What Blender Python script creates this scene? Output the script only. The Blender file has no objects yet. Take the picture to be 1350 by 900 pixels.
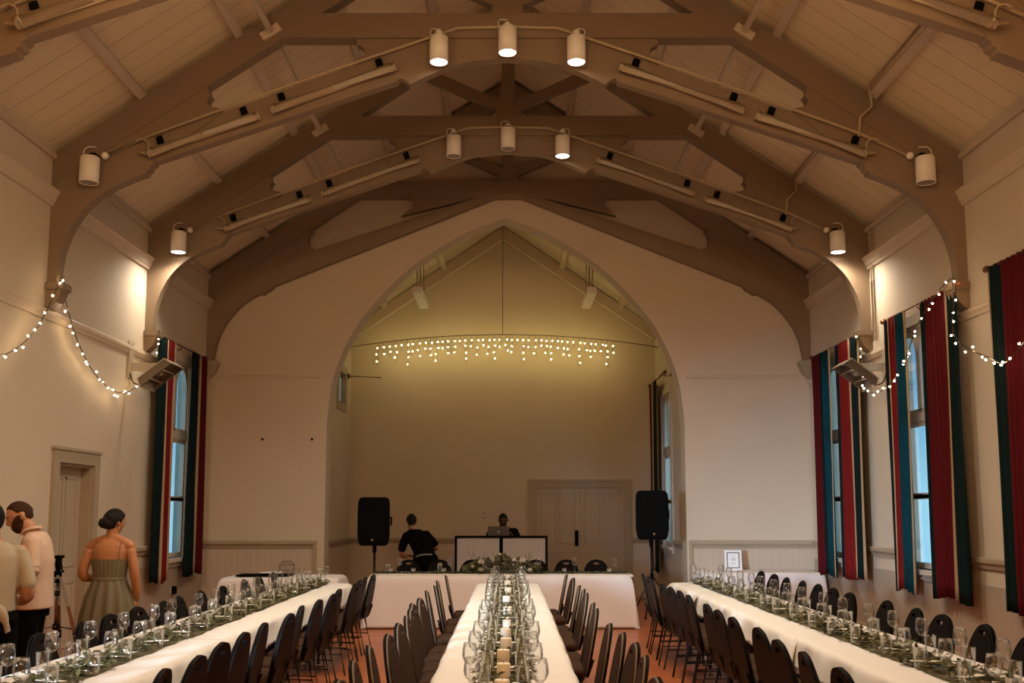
import bpy, bmesh, math, random
from mathutils import Vector, Matrix, Euler
from mathutils.geometry import tessellate_polygon
R = math.radians
random.seed(7)
scene = bpy.context.scene
COL = scene.collection

# ------------------------------------------------------------------ camera
cam_data = bpy.data.cameras.new('camera')
cam = bpy.data.objects.new('camera', cam_data)
COL.objects.link(cam)
cam_data.sensor_width = 36.0
cam_data.lens = 36.0 * 1310 / 1350
cam_data.shift_x = 2 / 1350
cam_data.shift_y = 73.7 / 1350
cam_data.clip_start = 0.05
cam.location = (0.03, 0.0, 1.62)
cam.rotation_euler = (math.pi / 2 + 0.1135, 0, 0)
scene.camera = cam

# ------------------------------------------------------------------ light
scene.view_settings.view_transform = 'Standard'
scene.view_settings.look = 'None'
scene.view_settings.exposure = 0.0
scene.view_settings.gamma = 1.0
scene.view_settings.use_curve_mapping = False
scene.cycles.use_denoising = True
scene.cycles.max_bounces = 8
scene.cycles.diffuse_bounces = 4
scene.cycles.glossy_bounces = 3
scene.cycles.transparent_max_bounces = 24
scene.cycles.caustics_reflective = False
scene.cycles.caustics_refractive = False
scene.cycles.sample_clamp_indirect = 4.0

world = bpy.data.worlds.new('dusk_sky')
scene.world = world
world.use_nodes = True
wn = world.node_tree
wn.nodes.clear()
wo = wn.nodes.new('ShaderNodeOutputWorld')
wb = wn.nodes.new('ShaderNodeBackground')
wg = wn.nodes.new('ShaderNodeTexCoord')
ws = wn.nodes.new('ShaderNodeSeparateXYZ')
wr = wn.nodes.new('ShaderNodeValToRGB')
wr.color_ramp.elements[0].position = 0.505
wr.color_ramp.elements[0].color = (0.25, 0.49, 0.63, 1)
wr.color_ramp.elements[1].position = 0.575
wr.color_ramp.elements[1].color = (0.05, 0.19, 0.33, 1)
wm = wn.nodes.new('ShaderNodeMath')
wm.operation = 'MULTIPLY_ADD'
wm.inputs[1].default_value = 0.5
wm.inputs[2].default_value = 0.5
wn.links.new(wg.outputs['Generated'], ws.inputs[0])
wn.links.new(ws.outputs['Z'], wm.inputs[0])
wn.links.new(wm.outputs[0], wr.inputs[0])
wn.links.new(wr.outputs[0], wb.inputs[0])
wb.inputs[1].default_value = 2.5
wn.links.new(wb.outputs[0], wo.inputs[0])

WARM = (1.0, 0.60, 0.27)
FILL_LAMP = 170.0       # base energy of the added fill lamps, which stand for no fitting
CAN_LAMP = 225.0        # lit can spotlights on the trusses
BULB = 60.0             # fairy light bulbs
ICICLE = 42.0           # icicle light bulbs


def lamp(name, kind, loc, energy, color=WARM, radius=0.1, rot=None, angle=None, blend=1.0, parent=None):
    d = bpy.data.lights.new(name, kind)
    d.energy = energy
    d.color = color
    if kind in ('POINT', 'SPOT'):
        d.shadow_soft_size = radius
    if kind == 'SPOT':
        d.spot_size = angle
        d.spot_blend = blend
    o = bpy.data.objects.new(name, d)
    COL.objects.link(o)
    o.location = loc
    if rot:
        o.rotation_euler = rot
    if parent:
        o.parent = parent
    return o


# unseen wide spots added above the view to lift the ambient light
for lx, lz in ((-2.2, 5.1), (2.2, 5.1), (0.0, 5.6)):
    lamp('hall_fill', 'SPOT', (lx, 5.9, lz), FILL_LAMP * .35, (1.0, 0.69, 0.38), 0.30, (R(78), 0, 0), R(160), 1.0)
for lx in (-2.0, 2.0):
    lamp('rear_fill', 'POINT', (lx, -1.2, 4.6), FILL_LAMP * 1.35, (1.0, 0.66, 0.36), 0.35)  # unseen point lights added behind the camera to brighten trusses and ceiling


# cool area lamp added outside an unseen left window, aimed at the arch wall
for wy, e in ((2.6, 165.0),):
    if e:
        dl = lamp('added_daylight', 'AREA', (-5.1, wy, 2.3), e, (0.58, 0.76, 1.0))
        dl.data.shape = 'RECTANGLE'
        dl.data.size, dl.data.size_y = 1.0, 2.4
        dl.data.spread = R(30)
        dl.rotation_euler = (Vector((3.6, 15.2, 1.0)) - Vector((-5.1, wy, 2.3))).to_track_quat('-Z', 'Z').to_euler()


dl = lamp('chancel_daylight', 'AREA', (3.6, 17.4, 2.5), 4.0, (0.45, 0.72, 1.0))
dl.data.shape = 'RECTANGLE'
dl.data.size, dl.data.size_y = .7, 2.0
dl.data.spread = R(50)
dl.rotation_euler = (Vector((2.3, 19.2, 2.1)) - Vector((3.6, 17.4, 2.5))).to_track_quat('-Z', 'Z').to_euler()

# ------------------------------------------------------------------ materials
def nodes_of(name):
    m = bpy.data.materials.new(name)
    m.use_nodes = True
    nt = m.node_tree
    return m, nt, nt.nodes['Principled BSDF']


def N(nt, t, **kw):
    n = nt.nodes.new(t)
    for k, v in kw.items():
        setattr(n, k, v)
    return n


def mat(name, col, rough=0.6, metal=0.0, var=0.08, scale=6.0, bump=0.0, bscale=80.0, spec=0.4, sheen=0.0, thru=None):
    """plain painted / cloth / metal surface with slight procedural variation"""
    m, nt, p = nodes_of(name)
    tc = N(nt, 'ShaderNodeTexCoord')
    nz = N(nt, 'ShaderNodeTexNoise')
    nz.inputs['Scale'].default_value = scale
    nz.inputs['Detail'].default_value = 4
    nt.links.new(tc.outputs['Object'], nz.inputs['Vector'])
    mx = N(nt, 'ShaderNodeMix', data_type='RGBA')
    c = Vector(col)
    mx.inputs[6].default_value = (*(c * (1 - var)), 1)
    mx.inputs[7].default_value = (*[min(1, k) for k in (c * (1 + var))], 1)
    nt.links.new(nz.outputs['Fac'], mx.inputs[0])
    nt.links.new(mx.outputs[2], p.inputs['Base Color'])
    p.inputs['Roughness'].default_value = rough
    p.inputs['Metallic'].default_value = metal
    p.inputs['Specular IOR Level'].default_value = spec
    if sheen:
        p.inputs['Sheen Weight'].default_value = sheen
    if thru:                # thin cloth that lets some daylight through
        tl = N(nt, 'ShaderNodeBsdfTranslucent')
        tl.inputs[0].default_value = (*thru, 1)
        ms = N(nt, 'ShaderNodeMixShader')
        ms.inputs[0].default_value = 0.5
        nt.links.new(p.outputs[0], ms.inputs[1])
        nt.links.new(tl.outputs[0], ms.inputs[2])
        nt.links.new(ms.outputs[0], nt.nodes['Material Output'].inputs[0])
    if bump:
        n2 = N(nt, 'ShaderNodeTexNoise')
        n2.inputs['Scale'].default_value = bscale
        nt.links.new(tc.outputs['Object'], n2.inputs['Vector'])
        b = N(nt, 'ShaderNodeBump')
        b.inputs['Strength'].default_value = bump
        b.inputs['Distance'].default_value = 0.01
        nt.links.new(n2.outputs['Fac'], b.inputs['Height'])
        nt.links.new(b.outputs[0], p.inputs['Normal'])
    return m


def boards(name, col, axis, pitch, gap=0.035, rough=0.6, var=0.10, groove=0.45, spec=0.3):
    """boarded surface: narrow grooves every `pitch` metres along an axis, tone varying board by board"""
    m, nt, p = nodes_of(name)
    g = N(nt, 'ShaderNodeNewGeometry')
    s = N(nt, 'ShaderNodeSeparateXYZ')
    nt.links.new(g.outputs['Position'], s.inputs[0])
    d = N(nt, 'ShaderNodeMath', operation='DIVIDE')
    d.inputs[1].default_value = pitch
    nt.links.new(s.outputs[axis], d.inputs[0])
    fr = N(nt, 'ShaderNodeMath', operation='FRACT')
    nt.links.new(d.outputs[0], fr.inputs[0])
    fl = N(nt, 'ShaderNodeMath', operation='FLOOR')
    nt.links.new(d.outputs[0], fl.inputs[0])
    lt = N(nt, 'ShaderNodeMath', operation='LESS_THAN')
    lt.inputs[1].default_value = gap
    nt.links.new(fr.outputs[0], lt.inputs[0])
    wnz = N(nt, 'ShaderNodeTexWhiteNoise', noise_dimensions='1D')
    nt.links.new(fl.outputs[0], wnz.inputs['W'])
    nz = N(nt, 'ShaderNodeTexNoise')
    nz.inputs['Scale'].default_value = 3.0
    nz.inputs['Detail'].default_value = 6
    nt.links.new(g.outputs['Position'], nz.inputs['Vector'])
    av = N(nt, 'ShaderNodeMath', operation='MULTIPLY_ADD')
    av.inputs[1].default_value = 0.5
    hv = N(nt, 'ShaderNodeMath', operation='MULTIPLY')
    hv.inputs[1].default_value = 0.5
    nt.links.new(nz.outputs['Fac'], hv.inputs[0])
    nt.links.new(wnz.outputs[0], av.inputs[0])
    nt.links.new(hv.outputs[0], av.inputs[2])
    mx = N(nt, 'ShaderNodeMix', data_type='RGBA')
    c = Vector(col)
    mx.inputs[6].default_value = (*(c * (1 - var)), 1)
    mx.inputs[7].default_value = (*[min(1, k) for k in (c * (1 + var))], 1)
    nt.links.new(av.outputs[0], mx.inputs[0])
    m2 = N(nt, 'ShaderNodeMix', data_type='RGBA')
    nt.links.new(lt.outputs[0], m2.inputs[0])
    nt.links.new(mx.outputs[2], m2.inputs[6])
    m2.inputs[7].default_value = (*(c * groove), 1)
    nt.links.new(m2.outputs[2], p.inputs['Base Color'])
    p.inputs['Roughness'].default_value = rough
    p.inputs['Specular IOR Level'].default_value = spec
    b = N(nt, 'ShaderNodeBump', invert=True)
    b.inputs['Strength'].default_value = 0.5
    b.inputs['Distance'].default_value = 0.006
    nt.links.new(lt.outputs[0], b.inputs['Height'])
    nt.links.new(b.outputs[0], p.inputs['Normal'])
    return m


def glow(name, col, strength):
    m, nt, p = nodes_of(name)
    p.inputs['Base Color'].default_value = (0.9, 0.85, 0.7, 1)
    p.inputs['Emission Color'].default_value = (*col, 1)
    p.inputs['Emission Strength'].default_value = strength
    return m


def thin_glass(name, tint=(1, 1, 1), gloss=1.0, milk=0.0):
    """clear thin-walled glass: see-through facing, mirror-like towards its edges"""
    m, nt, p = nodes_of(name)
    out = nt.nodes['Material Output']
    tr = N(nt, 'ShaderNodeBsdfTransparent')
    tr.inputs[0].default_value = (*tint, 1)
    gl = N(nt, 'ShaderNodeBsdfGlossy')
    gl.inputs['Roughness'].default_value = 0.04
    gl.inputs['Color'].default_value = (gloss, gloss, gloss, 1)
    lw = N(nt, 'ShaderNodeLayerWeight')
    lw.inputs[0].default_value = 0.28
    mm = N(nt, 'ShaderNodeMath', operation='MULTIPLY_ADD')
    mm.inputs[1].default_value = 0.5
    mm.inputs[2].default_value = 0.03
    nt.links.new(lw.outputs['Fresnel'], mm.inputs[0])
    mx = N(nt, 'ShaderNodeMixShader')
    nt.links.new(mm.outputs[0], mx.inputs[0])
    nt.links.new(tr.outputs[0], mx.inputs[1])
    nt.links.new(gl.outputs[0], mx.inputs[2])
    last = mx
    if milk:
        df = N(nt, 'ShaderNodeBsdfDiffuse')
        df.inputs[0].default_value = (0.9, 0.9, 0.9, 1)
        m2 = N(nt, 'ShaderNodeMixShader')
        m2.inputs[0].default_value = milk
        nt.links.new(mx.outputs[0], m2.inputs[1])
        nt.links.new(df.outputs[0], m2.inputs[2])
        last = m2
    nt.links.new(last.outputs[0], out.inputs[0])
    return m


M = dict(
    wall=mat('cream_plaster', (0.62, 0.52, 0.39), 0.75, var=0.05, scale=1.5, bump=0.06, bscale=60),
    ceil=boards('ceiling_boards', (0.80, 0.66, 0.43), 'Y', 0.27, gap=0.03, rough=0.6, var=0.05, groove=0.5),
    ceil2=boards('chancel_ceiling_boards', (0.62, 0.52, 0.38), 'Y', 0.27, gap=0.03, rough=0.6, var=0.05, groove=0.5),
    truss=mat('brown_painted_timber', (0.235, 0.162, 0.100), 0.5, var=0.08, scale=3, bump=0.04, bscale=40),
    purlin=mat('cream_painted_timber', (0.60, 0.49, 0.36), 0.5, var=0.06, scale=3),
    trim=mat('beige_gloss_trim', (0.40, 0.32, 0.22), 0.45, var=0.05),
    rail=mat('cornice_paint', (0.60, 0.49, 0.36), 0.5, var=0.05),
    wainY=boards('wainscot_side', (0.42, 0.34, 0.25), 'Y', 0.10, gap=0.05, groove=0.8, var=0.03),
    wainX=boards('wainscot_end', (0.54, 0.44, 0.34), 'X', 0.10, gap=0.05, groove=0.8, var=0.03),
    floor=boards('red_varnished_boards', (0.42, 0.110, 0.032), 'Y', 0.085, gap=0.03, rough=0.32, var=0.25, groove=0.5, spec=0.5),
    door=mat('door_paint', (0.47, 0.38, 0.27), 0.45, var=0.04),
    frame=mat('window_frame_paint', (0.62, 0.55, 0.45), 0.45, var=0.04),
    pane=thin_glass('window_pane', (0.93, 0.96, 0.97)),
    white=mat('white_enamel', (0.80, 0.74, 0.64), 0.4, var=0.02),
    tube=mat('cream_plastic_tube', (0.78, 0.64, 0.40), 0.3, var=0.05),
    black=mat('black_plastic', (0.004, 0.004, 0.004), 0.8, var=0.2, spec=0.06),
    blackmetal=mat('black_metal', (0.010, 0.009, 0.009), 0.35, var=0.1),
    chrome=mat('brushed_metal', (0.55, 0.50, 0.42), 0.3, metal=0.9, var=0.1),
    conduit=mat('painted_conduit', (0.42, 0.32, 0.20), 0.45, var=0.05),
    cloth=mat('white_tablecloth', (0.80, 0.75, 0.68), 0.85, var=0.03, scale=14, bump=0.05, bscale=200),
    cloth2=mat('lilac_white_tablecloth', (0.78, 0.72, 0.70), 0.85, var=0.03, scale=14, bump=0.05, bscale=200),
    fabric=mat('brown_chair_fabric', (0.056, 0.031, 0.019), 0.95, var=0.2, scale=60, bump=0.1, bscale=300, spec=0.05),
    darkpad=mat('black_chair_fabric', (0.010, 0.007, 0.006), 0.9, var=0.2, scale=60, bump=0.08, bscale=300, spec=0.08),
    shell=mat('black_chair_shell', (0.004, 0.0035, 0.003), 0.5, var=0.1, spec=0.10),
    piping=mat('tan_piping', (0.16, 0.12, 0.08), 0.6),
    red=mat('dark_red_velvet', (0.085, 0.006, 0.008), 0.9, var=0.15, scale=30, spec=0.1),
    red2=mat('red_velvet', (0.16, 0.010, 0.009), 0.9, var=0.15, scale=30, spec=0.1),
    green=mat('bottle_green_velvet', (0.005, 0.014, 0.014), 0.9, var=0.15, scale=30, spec=0.1),
    teal=mat('teal_velvet', (0.010, 0.065, 0.075), 0.9, var=0.15, scale=30, spec=0.1, thru=(0.03, 0.32, 0.38)),
    cream=mat('cream_lining', (0.40, 0.27, 0.15), 0.85, var=0.06),
    glass=thin_glass('clear_glass', (0.97, 0.98, 0.98), milk=0.0),
    candle=mat('ivory_wax', (0.80, 0.72, 0.55), 0.5, var=0.03),
    wax=glow('candle_wax_pool', (1.0, 0.75, 0.4), 0.0),
    leaf=mat('sage_leaf', (0.11, 0.10, 0.032), 0.6, var=0.4, scale=25),
    leaf2=mat('dark_leaf', (0.060, 0.058, 0.020), 0.6, var=0.4, scale=25),
    runner=mat('olive_table_runner', (0.105, 0.088, 0.035), 0.9, var=0.3, scale=40, bump=0.1),
    paper=mat('cream_paper', (0.78, 0.72, 0.58), 0.7, var=0.02),
    cutlery=mat('cutlery_steel', (0.75, 0.70, 0.62), 0.2, metal=1.0, var=0.05),
    wire=mat('dark_wire', (0.06, 0.045, 0.03), 0.4, metal=0.5),
    rose=mat('ivory_rose', (0.85, 0.80, 0.68), 0.7, var=0.08),
    redflower=mat('red_petals', (0.42, 0.035, 0.03), 0.7, var=0.25),
    skin=mat('skin', (0.50, 0.24, 0.13), 0.55, var=0.06, scale=20),
    skin2=mat('tanned_skin', (0.44, 0.18, 0.075), 0.5, var=0.06, scale=20),
    skin3=mat('dark_skin', (0.10, 0.045, 0.025), 0.5, var=0.06, scale=20),
    hair=mat('dark_hair', (0.012, 0.008, 0.006), 0.75, var=0.3, scale=60, spec=0.15),
    hairb=mat('brown_hair', (0.050, 0.022, 0.010), 0.8, var=0.3, scale=60, spec=0.15),
    shirtp=mat('pale_pink_shirt', (0.66, 0.45, 0.32), 0.8, var=0.04),
    shirtw=mat('off_white_tee', (0.44, 0.37, 0.26), 0.9, var=0.04),
    dress=mat('sage_green_dress', (0.165, 0.135, 0.075), 0.7, var=0.08, scale=20),
    dark=mat('black_clothing', (0.004, 0.004, 0.0045), 0.95, var=0.1, spec=0.05),
    lightband=mat('pale_belt', (0.40, 0.40, 0.38), 0.6),
    booth=mat('white_booth_cloth', (0.62, 0.58, 0.58), 0.8, var=0.04),
    laptop=mat('silver_laptop', (0.30, 0.26, 0.24), 0.35, metal=0.7),
    brown=mat('bronze_rod', (0.16, 0.055, 0.022), 0.4, var=0.2),
    copper=mat('copper_rod', (0.45, 0.16, 0.05), 0.35, metal=0.3, var=0.2),
    heater=mat('heater_aluminium', (0.58, 0.52, 0.42), 0.35, metal=0.5, var=0.05),
    heaterdark=mat('heater_reflector', (0.20, 0.16, 0.12), 0.3, metal=0.6),
    bulb=glow('warm_bulb', (1.0, 0.72, 0.42), BULB),
    icicle=glow('icicle_bulb', (1.0, 0.80, 0.30), ICICLE),
    lit=glow('lit_lens', (1.0, 0.90, 0.80), 14.0),
    unlit=mat('unlit_lamp_face', (0.45, 0.40, 0.34), 0.2, metal=0.5),
    ink=mat('grey_ink', (0.16, 0.16, 0.16), 0.8),
    ink2=mat('pale_grey_ink', (0.36, 0.36, 0.36), 0.8),
    logo=mat('pale_logo', (0.85, 0.85, 0.85), 0.3),
    outside=mat('neighbouring_render', (0.50, 0.55, 0.58), 0.9),
)


# ------------------------------------------------------------------ helpers
def link(o, parent=None):
    COL.objects.link(o)
    if parent:
        o.parent = parent
    return o


def obj(name, bm, m, parent=None, smooth=False, loc=None):
    me = bpy.data.meshes.new(name)
    bmesh.ops.recalc_face_normals(bm, faces=bm.faces[:])
    bm.to_mesh(me)
    bm.free()
    for k in (m if isinstance(m, (list, tuple)) else [m]):
        me.materials.append(k)
    if smooth:
        for f in me.polygons:
            f.use_smooth = True
    o = bpy.data.objects.new(name, me)
    if loc:
        o.location = loc
    return link(o, parent)


def tag(o, label, cat, group=None):
    o['label'] = label
    o['category'] = cat
    if group:
        o['group'] = group
    return o


def thing(name, label, cat, loc=(0, 0, 0), rotz=0.0, group=None):
    o = bpy.data.objects.new(name, None)
    o.empty_display_size = 0.1
    o.location = loc
    o.rotation_euler = (0, 0, rotz)
    link(o)
    return tag(o, label, cat, group)


def struct(name, bm, m, parent=None, smooth=False):
    o = obj(name, bm, m, parent, smooth)
    if parent is None:
        o['kind'] = 'structure'
    return o


def dup(root, loc, rotz, label, group=None):
    r = root.copy()
    link(r)
    r.location = loc
    r.rotation_euler = (0, 0, rotz)
    r['label'] = label
    if group:
        r['group'] = group
    for ch in list(root.children):
        c = ch.copy()
        link(c)
        c.parent = r
        for g in ch.children:
            d = g.copy()
            link(d)
            d.parent = c
    return r


ORD = ['first', 'second', 'third', 'fourth', 'fifth', 'sixth', 'seventh', 'eighth', 'ninth', 'tenth', 'eleventh',
       'twelfth', 'thirteenth', 'fourteenth', 'fifteenth', 'sixteenth', 'seventeenth', 'eighteenth', 'nineteenth',
       'twentieth']


def box(bm, a, b, mi=0, mtx=None):
    x0, y0, z0 = a
    x1, y1, z1 = b
    vs = [Vector(p) for p in ((x0, y0, z0), (x1, y0, z0), (x1, y1, z0), (x0, y1, z0),
                              (x0, y0, z1), (x1, y0, z1), (x1, y1, z1), (x0, y1, z1))]
    if mtx:
        vs = [mtx @ v for v in vs]
    v = [bm.verts.new(p) for p in vs]
    for f in ((0, 3, 2, 1), (4, 5, 6, 7), (0, 1, 5, 4), (1, 2, 6, 5), (2, 3, 7, 6), (3, 0, 4, 7)):
        bm.faces.new([v[i] for i in f]).material_index = mi
    return v


def boxes(*ab):
    bm = bmesh.new()
    for a, b in ab:
        box(bm, a, b)
    return bm


def bev(bm, w=0.005, seg=2):
    bmesh.ops.bevel(bm, geom=bm.edges[:], offset=w, segments=seg, affect='EDGES', clamp_overlap=True)
    return bm


def frame_from(d):
    d = d.normalized()
    up = Vector((0, 0, 1)) if abs(d.z) < 0.9 else Vector((0, 1, 0))
    x = d.cross(up).normalized()
    return x, x.cross(d).normalized()


def tube(bm, pts, r, seg=8, cap=True, mi=0, flat=None):
    """swept tube; r is a number or one per point; flat=(ax, ay) scales the ring axes"""
    pts = [Vector(p) for p in pts]
    n = len(pts)
    rr = r if isinstance(r, (list, tuple)) else [r] * n
    rings = []
    px = None
    for i, p in enumerate(pts):
        d = (pts[min(i + 1, n - 1)] - pts[max(i - 1, 0)])
        if d.length < 1e-9:
            d = Vector((0, 0, 1))
        d.normalize()
        if px is None:
            x, y = frame_from(d)
        else:
            x = px - d * px.dot(d)
            x = x.normalized() if x.length > 1e-6 else frame_from(d)[0]
            y = d.cross(x).normalized()
        px = x
        q = rr[i]
        rx, ry = q if isinstance(q, (list, tuple)) else (q, q)
        rings.append([bm.verts.new(p + x * (rx * math.cos(2 * math.pi * k / seg)) + y * (ry * math.sin(2 * math.pi * k / seg)))
                      for k in range(seg)])
    for a, b in zip(rings, rings[1:]):
        for k in range(seg):
            bm.faces.new((a[k], a[(k + 1) % seg], b[(k + 1) % seg], b[k])).material_index = mi
    if cap:
        bm.faces.new(rings[0][::-1]).material_index = mi
        bm.faces.new(rings[-1]).material_index = mi
    return rings


def lathe(bm, prof, seg=16, c=(0, 0, 0), close=False, mi=0):
    cx, cy, cz = c
    rings = []
    for r, z in prof:
        if r < 1e-6:
            rings.append([bm.verts.new((cx, cy, cz + z))])
        else:
            rings.append([bm.verts.new((cx + r * math.cos(2 * math.pi * k / seg), cy + r * math.sin(2 * math.pi * k / seg), cz + z))
                          for k in range(seg)])
    for a, b in zip(rings, rings[1:]):
        for k in range(seg):
            j = (k + 1) % seg
            if len(a) == 1 and len(b) == 1:
                continue
            if len(a) == 1:
                f = bm.faces.new((a[0], b[j], b[k]))
            elif len(b) == 1:
                f = bm.faces.new((a[k], a[j], b[0]))
            else:
                f = bm.faces.new((a[k], a[j], b[j], b[k]))
            f.material_index = mi
    return bm


def prism(bm, poly, y0, y1, mi=0, axis='y'):
    """polygon in x-z (axis y) or y-z (axis x) extruded between y0 and y1"""
    def P(p, d):
        return (p[0], d, p[1]) if axis == 'y' else (d, p[0], p[1])
    a = [bm.verts.new(P(p, y0)) for p in poly]
    b = [bm.verts.new(P(p, y1)) for p in poly]
    n = len(poly)
    for i in range(n):
        bm.faces.new((a[i], b[i], b[(i + 1) % n], a[(i + 1) % n])).material_index = mi
    for t in tessellate_polygon([[Vector((p[0], p[1], 0)) for p in poly]]):
        bm.faces.new([a[i] for i in t]).material_index = mi
        bm.faces.new([b[i] for i in t][::-1]).material_index = mi
    return bm


def ball(bm, c, r, sub=2, sc=(1, 1, 1), mi=0):
    m = Matrix.Translation(c) @ Matrix.Diagonal((r * sc[0], r * sc[1], r * sc[2], 1))
    res = bmesh.ops.create_icosphere(bm, subdivisions=sub, radius=1.0, matrix=m)
    if mi:
        for v in res['verts']:
            for f in v.link_faces:
                f.material_index = mi


def smoothline(pts, n=6):
    """Catmull-Rom through points"""
    pts = [Vector(p) for p in pts]
    out = []
    for i in range(len(pts) - 1):
        p0 = pts[max(i - 1, 0)]
        p1, p2 = pts[i], pts[i + 1]
        p3 = pts[min(i + 2, len(pts) - 1)]
        for k in range(n):
            t = k / n
            out.append(0.5 * ((2 * p1) + (p2 - p0) * t + (2 * p0 - 5 * p1 + 4 * p2 - p3) * t * t + (3 * p1 - p0 - 3 * p2 + p3) * t ** 3))
    out.append(pts[-1])
    return out


def sag(a, b, drop, n=14):
    a, b = Vector(a), Vector(b)
    return [a.lerp(b, t / n) - Vector((0, 0, drop * 4 * (t / n) * (1 - t / n))) for t in range(n + 1)]


def evaluated(o, name):
    dg = bpy.context.evaluated_depsgraph_get()
    dg.update()
    me = bpy.data.meshes.new_from_object(o.evaluated_get(dg))
    me.name = name
    return me


def fused(name, bm, m, parent, voxel=0.008, smooth=4):
    """closed shapes of one bmesh fused into one continuous skin"""
    me = bpy.data.meshes.new(name)
    bmesh.ops.recalc_face_normals(bm, faces=bm.faces[:])
    bm.to_mesh(me)
    bm.free()
    t = bpy.data.objects.new('fuse', me)
    link(t)
    r = t.modifiers.new('r', 'REMESH')
    r.mode = 'VOXEL'
    r.voxel_size = voxel
    s = t.modifiers.new('s', 'SMOOTH')
    s.factor = 0.5
    s.iterations = smooth
    out = evaluated(t, name)
    bpy.data.objects.remove(t)
    for f in out.polygons:
        f.use_smooth = True
    out.materials.clear()
    out.materials.append(m)
    o = bpy.data.objects.new(name, out)
    return link(o, parent)


# ------------------------------------------------------------------ room shell
HW = 4.65                 # half width of the hall
YB, YA, YE = -2.0, 15.25, 19.2   # rear wall, arch wall, chancel back wall
EAVE, SL = 5.34, 0.68
CL, CR_, CEAVE = -3.08, 2.85, 5.18


def roof(x):
    return EAVE + (HW - abs(x)) * SL


struct('floor', boxes(((-HW - .3, YB - .3, -.12), (HW + .3, YE + .3, 0))), M['floor'])

bm = bmesh.new()
for s in (-1, 1):
    prism(bm, [(s * (HW + .3), EAVE - .3 * SL), (0, roof(0)), (0, roof(0) + .12), (s * (HW + .3), EAVE - .3 * SL + .12)], YB - .3, YA + .2)
struct('ceiling', bm, M['ceil'])


def holed(x0, x1, ys, zs, holes):
    """wall slab between x0 and x1 with rectangular holes (ya, yb, za, zb)"""
    bm = bmesh.new()
    Y = sorted(set([ys[0], ys[1]] + [h[0] for h in holes] + [h[1] for h in holes]))
    Z = sorted(set([zs[0], zs[1]] + [h[2] for h in holes] + [h[3] for h in holes]))
    for a, b in zip(Y, Y[1:]):
        for c, d in zip(Z, Z[1:]):
            cy, cz = (a + b) / 2, (c + d) / 2
            if any(h[0] < cy < h[1] and h[2] < cz < h[3] for h in holes):
                continue
            box(bm, (x0, a, c), (x1, b, d))
    bmesh.ops.remove_doubles(bm, verts=bm.verts[:], dist=1e-5)
    inner = [f for f in bm.faces if not f.is_valid]
    # drop the coincident faces between neighbouring blocks
    seen = {}
    for f in bm.faces:
        seen.setdefault(tuple(sorted(v.index for v in f.verts)), []).append(f)
    return bm


WIN_R = [13.9, 11.2, 8.5, 5.8, 3.1]
WHOLE = [(c - .55, c + .55, .97, 3.72) for c in WIN_R]
DOOR = (10.27, 11.14, 0, 2.12)
WL = (13.3, 14.4, .97, 3.72)
WIN_L = [2.6]  # unseen window, put in as the opening for the added cool beam
struct('wall_left', holed(-HW - .16, -HW, (YB, YA), (0, EAVE + .02), [DOOR, WL] + [(c - .55, c + .55, .97, 3.72) for c in WIN_L]), M['wall'])
struct('wall_right', holed(HW, HW + .16, (YB, YA), (0, EAVE + .02), WHOLE), M['wall'])
bm = bmesh.new()
prism(bm, [(-HW - .28, 0), (HW + .28, 0), (HW + .28, roof(HW + .28) + .02), (0, roof(0) + .02), (-HW - .28, roof(HW + .28) + .02)], YB - .25, YB)
struct('wall_rear', bm, M['wall'])

archL = [(-2.80, 0), (-2.80, 2.7)] + [tuple(p)[:2] for p in smoothline(
    [(-2.80, 2.95, 0), (-2.735, 3.55, 0), (-2.56, 4.10, 0), (-2.26, 4.63, 0), (-1.78, 5.18, 0), (-1.30, 5.58, 0), (-0.70, 5.95, 0), (-0.06, 6.20, 0)], 5)]
archR = [(2.72 + (-p[0] - 2.80) * 1.0 if i < 3 else -p[0] - 0.10, p[1]) for i, p in enumerate(archL)][::-1][1:]
archR = [(-p[0] - 0.09, p[1]) for p in archL][::-1][1:]
outline = [(-HW, 0)] + archL + archR + [(HW, 0), (HW, EAVE), (0, roof(0)), (-HW, EAVE)]
bm = bmesh.new()
prism(bm, outline, YA, YA + .38)
struct('wall_arch', bm, M['wall'])

# chancel beyond the arch
C0 = YA + .38
HOLE_CL = (17.72, 18.62, 3.52, 4.22)
HOLE_CR = (17.35, 18.35, 1.0, 3.7)
struct('wall_chancel_left', holed(CL - .25, CL, (C0, YE), (0, CEAVE + .03), [HOLE_CL]), M['wall'])
struct('wall_chancel_right', holed(CR_, CR_ + .16, (C0, YE), (0, CEAVE + .03), [HOLE_CR]), M['wall'])
CX = (CL + CR_) / 2
CHW = (CR_ - CL) / 2


def croof(x):
    return CEAVE + (CHW - abs(x - CX)) * SL


bm = bmesh.new()
prism(bm, [(CL - .25, 0), (CR_ + .25, 0), (CR_ + .25, CEAVE), (CR_, CEAVE), (CX, croof(CX)), (CL, CEAVE), (CL - .25, CEAVE)], YE, YE + .25)
struct('wall_back', bm, M['wall'])
bm = bmesh.new()
for s in (-1, 1):
    e = CX + s * (CHW + .28)
    prism(bm, [(e, croof(e)), (CX, croof(CX)), (CX, croof(CX) + .12), (e, croof(e) + .12)], C0, YE + .25)
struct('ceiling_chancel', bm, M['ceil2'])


# mouldings --------------------------------------------------------------
def run(prof, a, b, m, name, wallx=None, wally=None, sgn=1):
    """profile (out, z) swept along Y on a side wall or along X on an end wall"""
    bm = bmesh.new()
    if wallx is not None:
        prism(bm, [(wallx + sgn * o, z) for o, z in prof], a, b, axis='y')
    else:
        prism(bm, [(wally + sgn * o, z) for o, z in prof], a, b, axis='x')
    return struct(name, bm, m)


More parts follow.
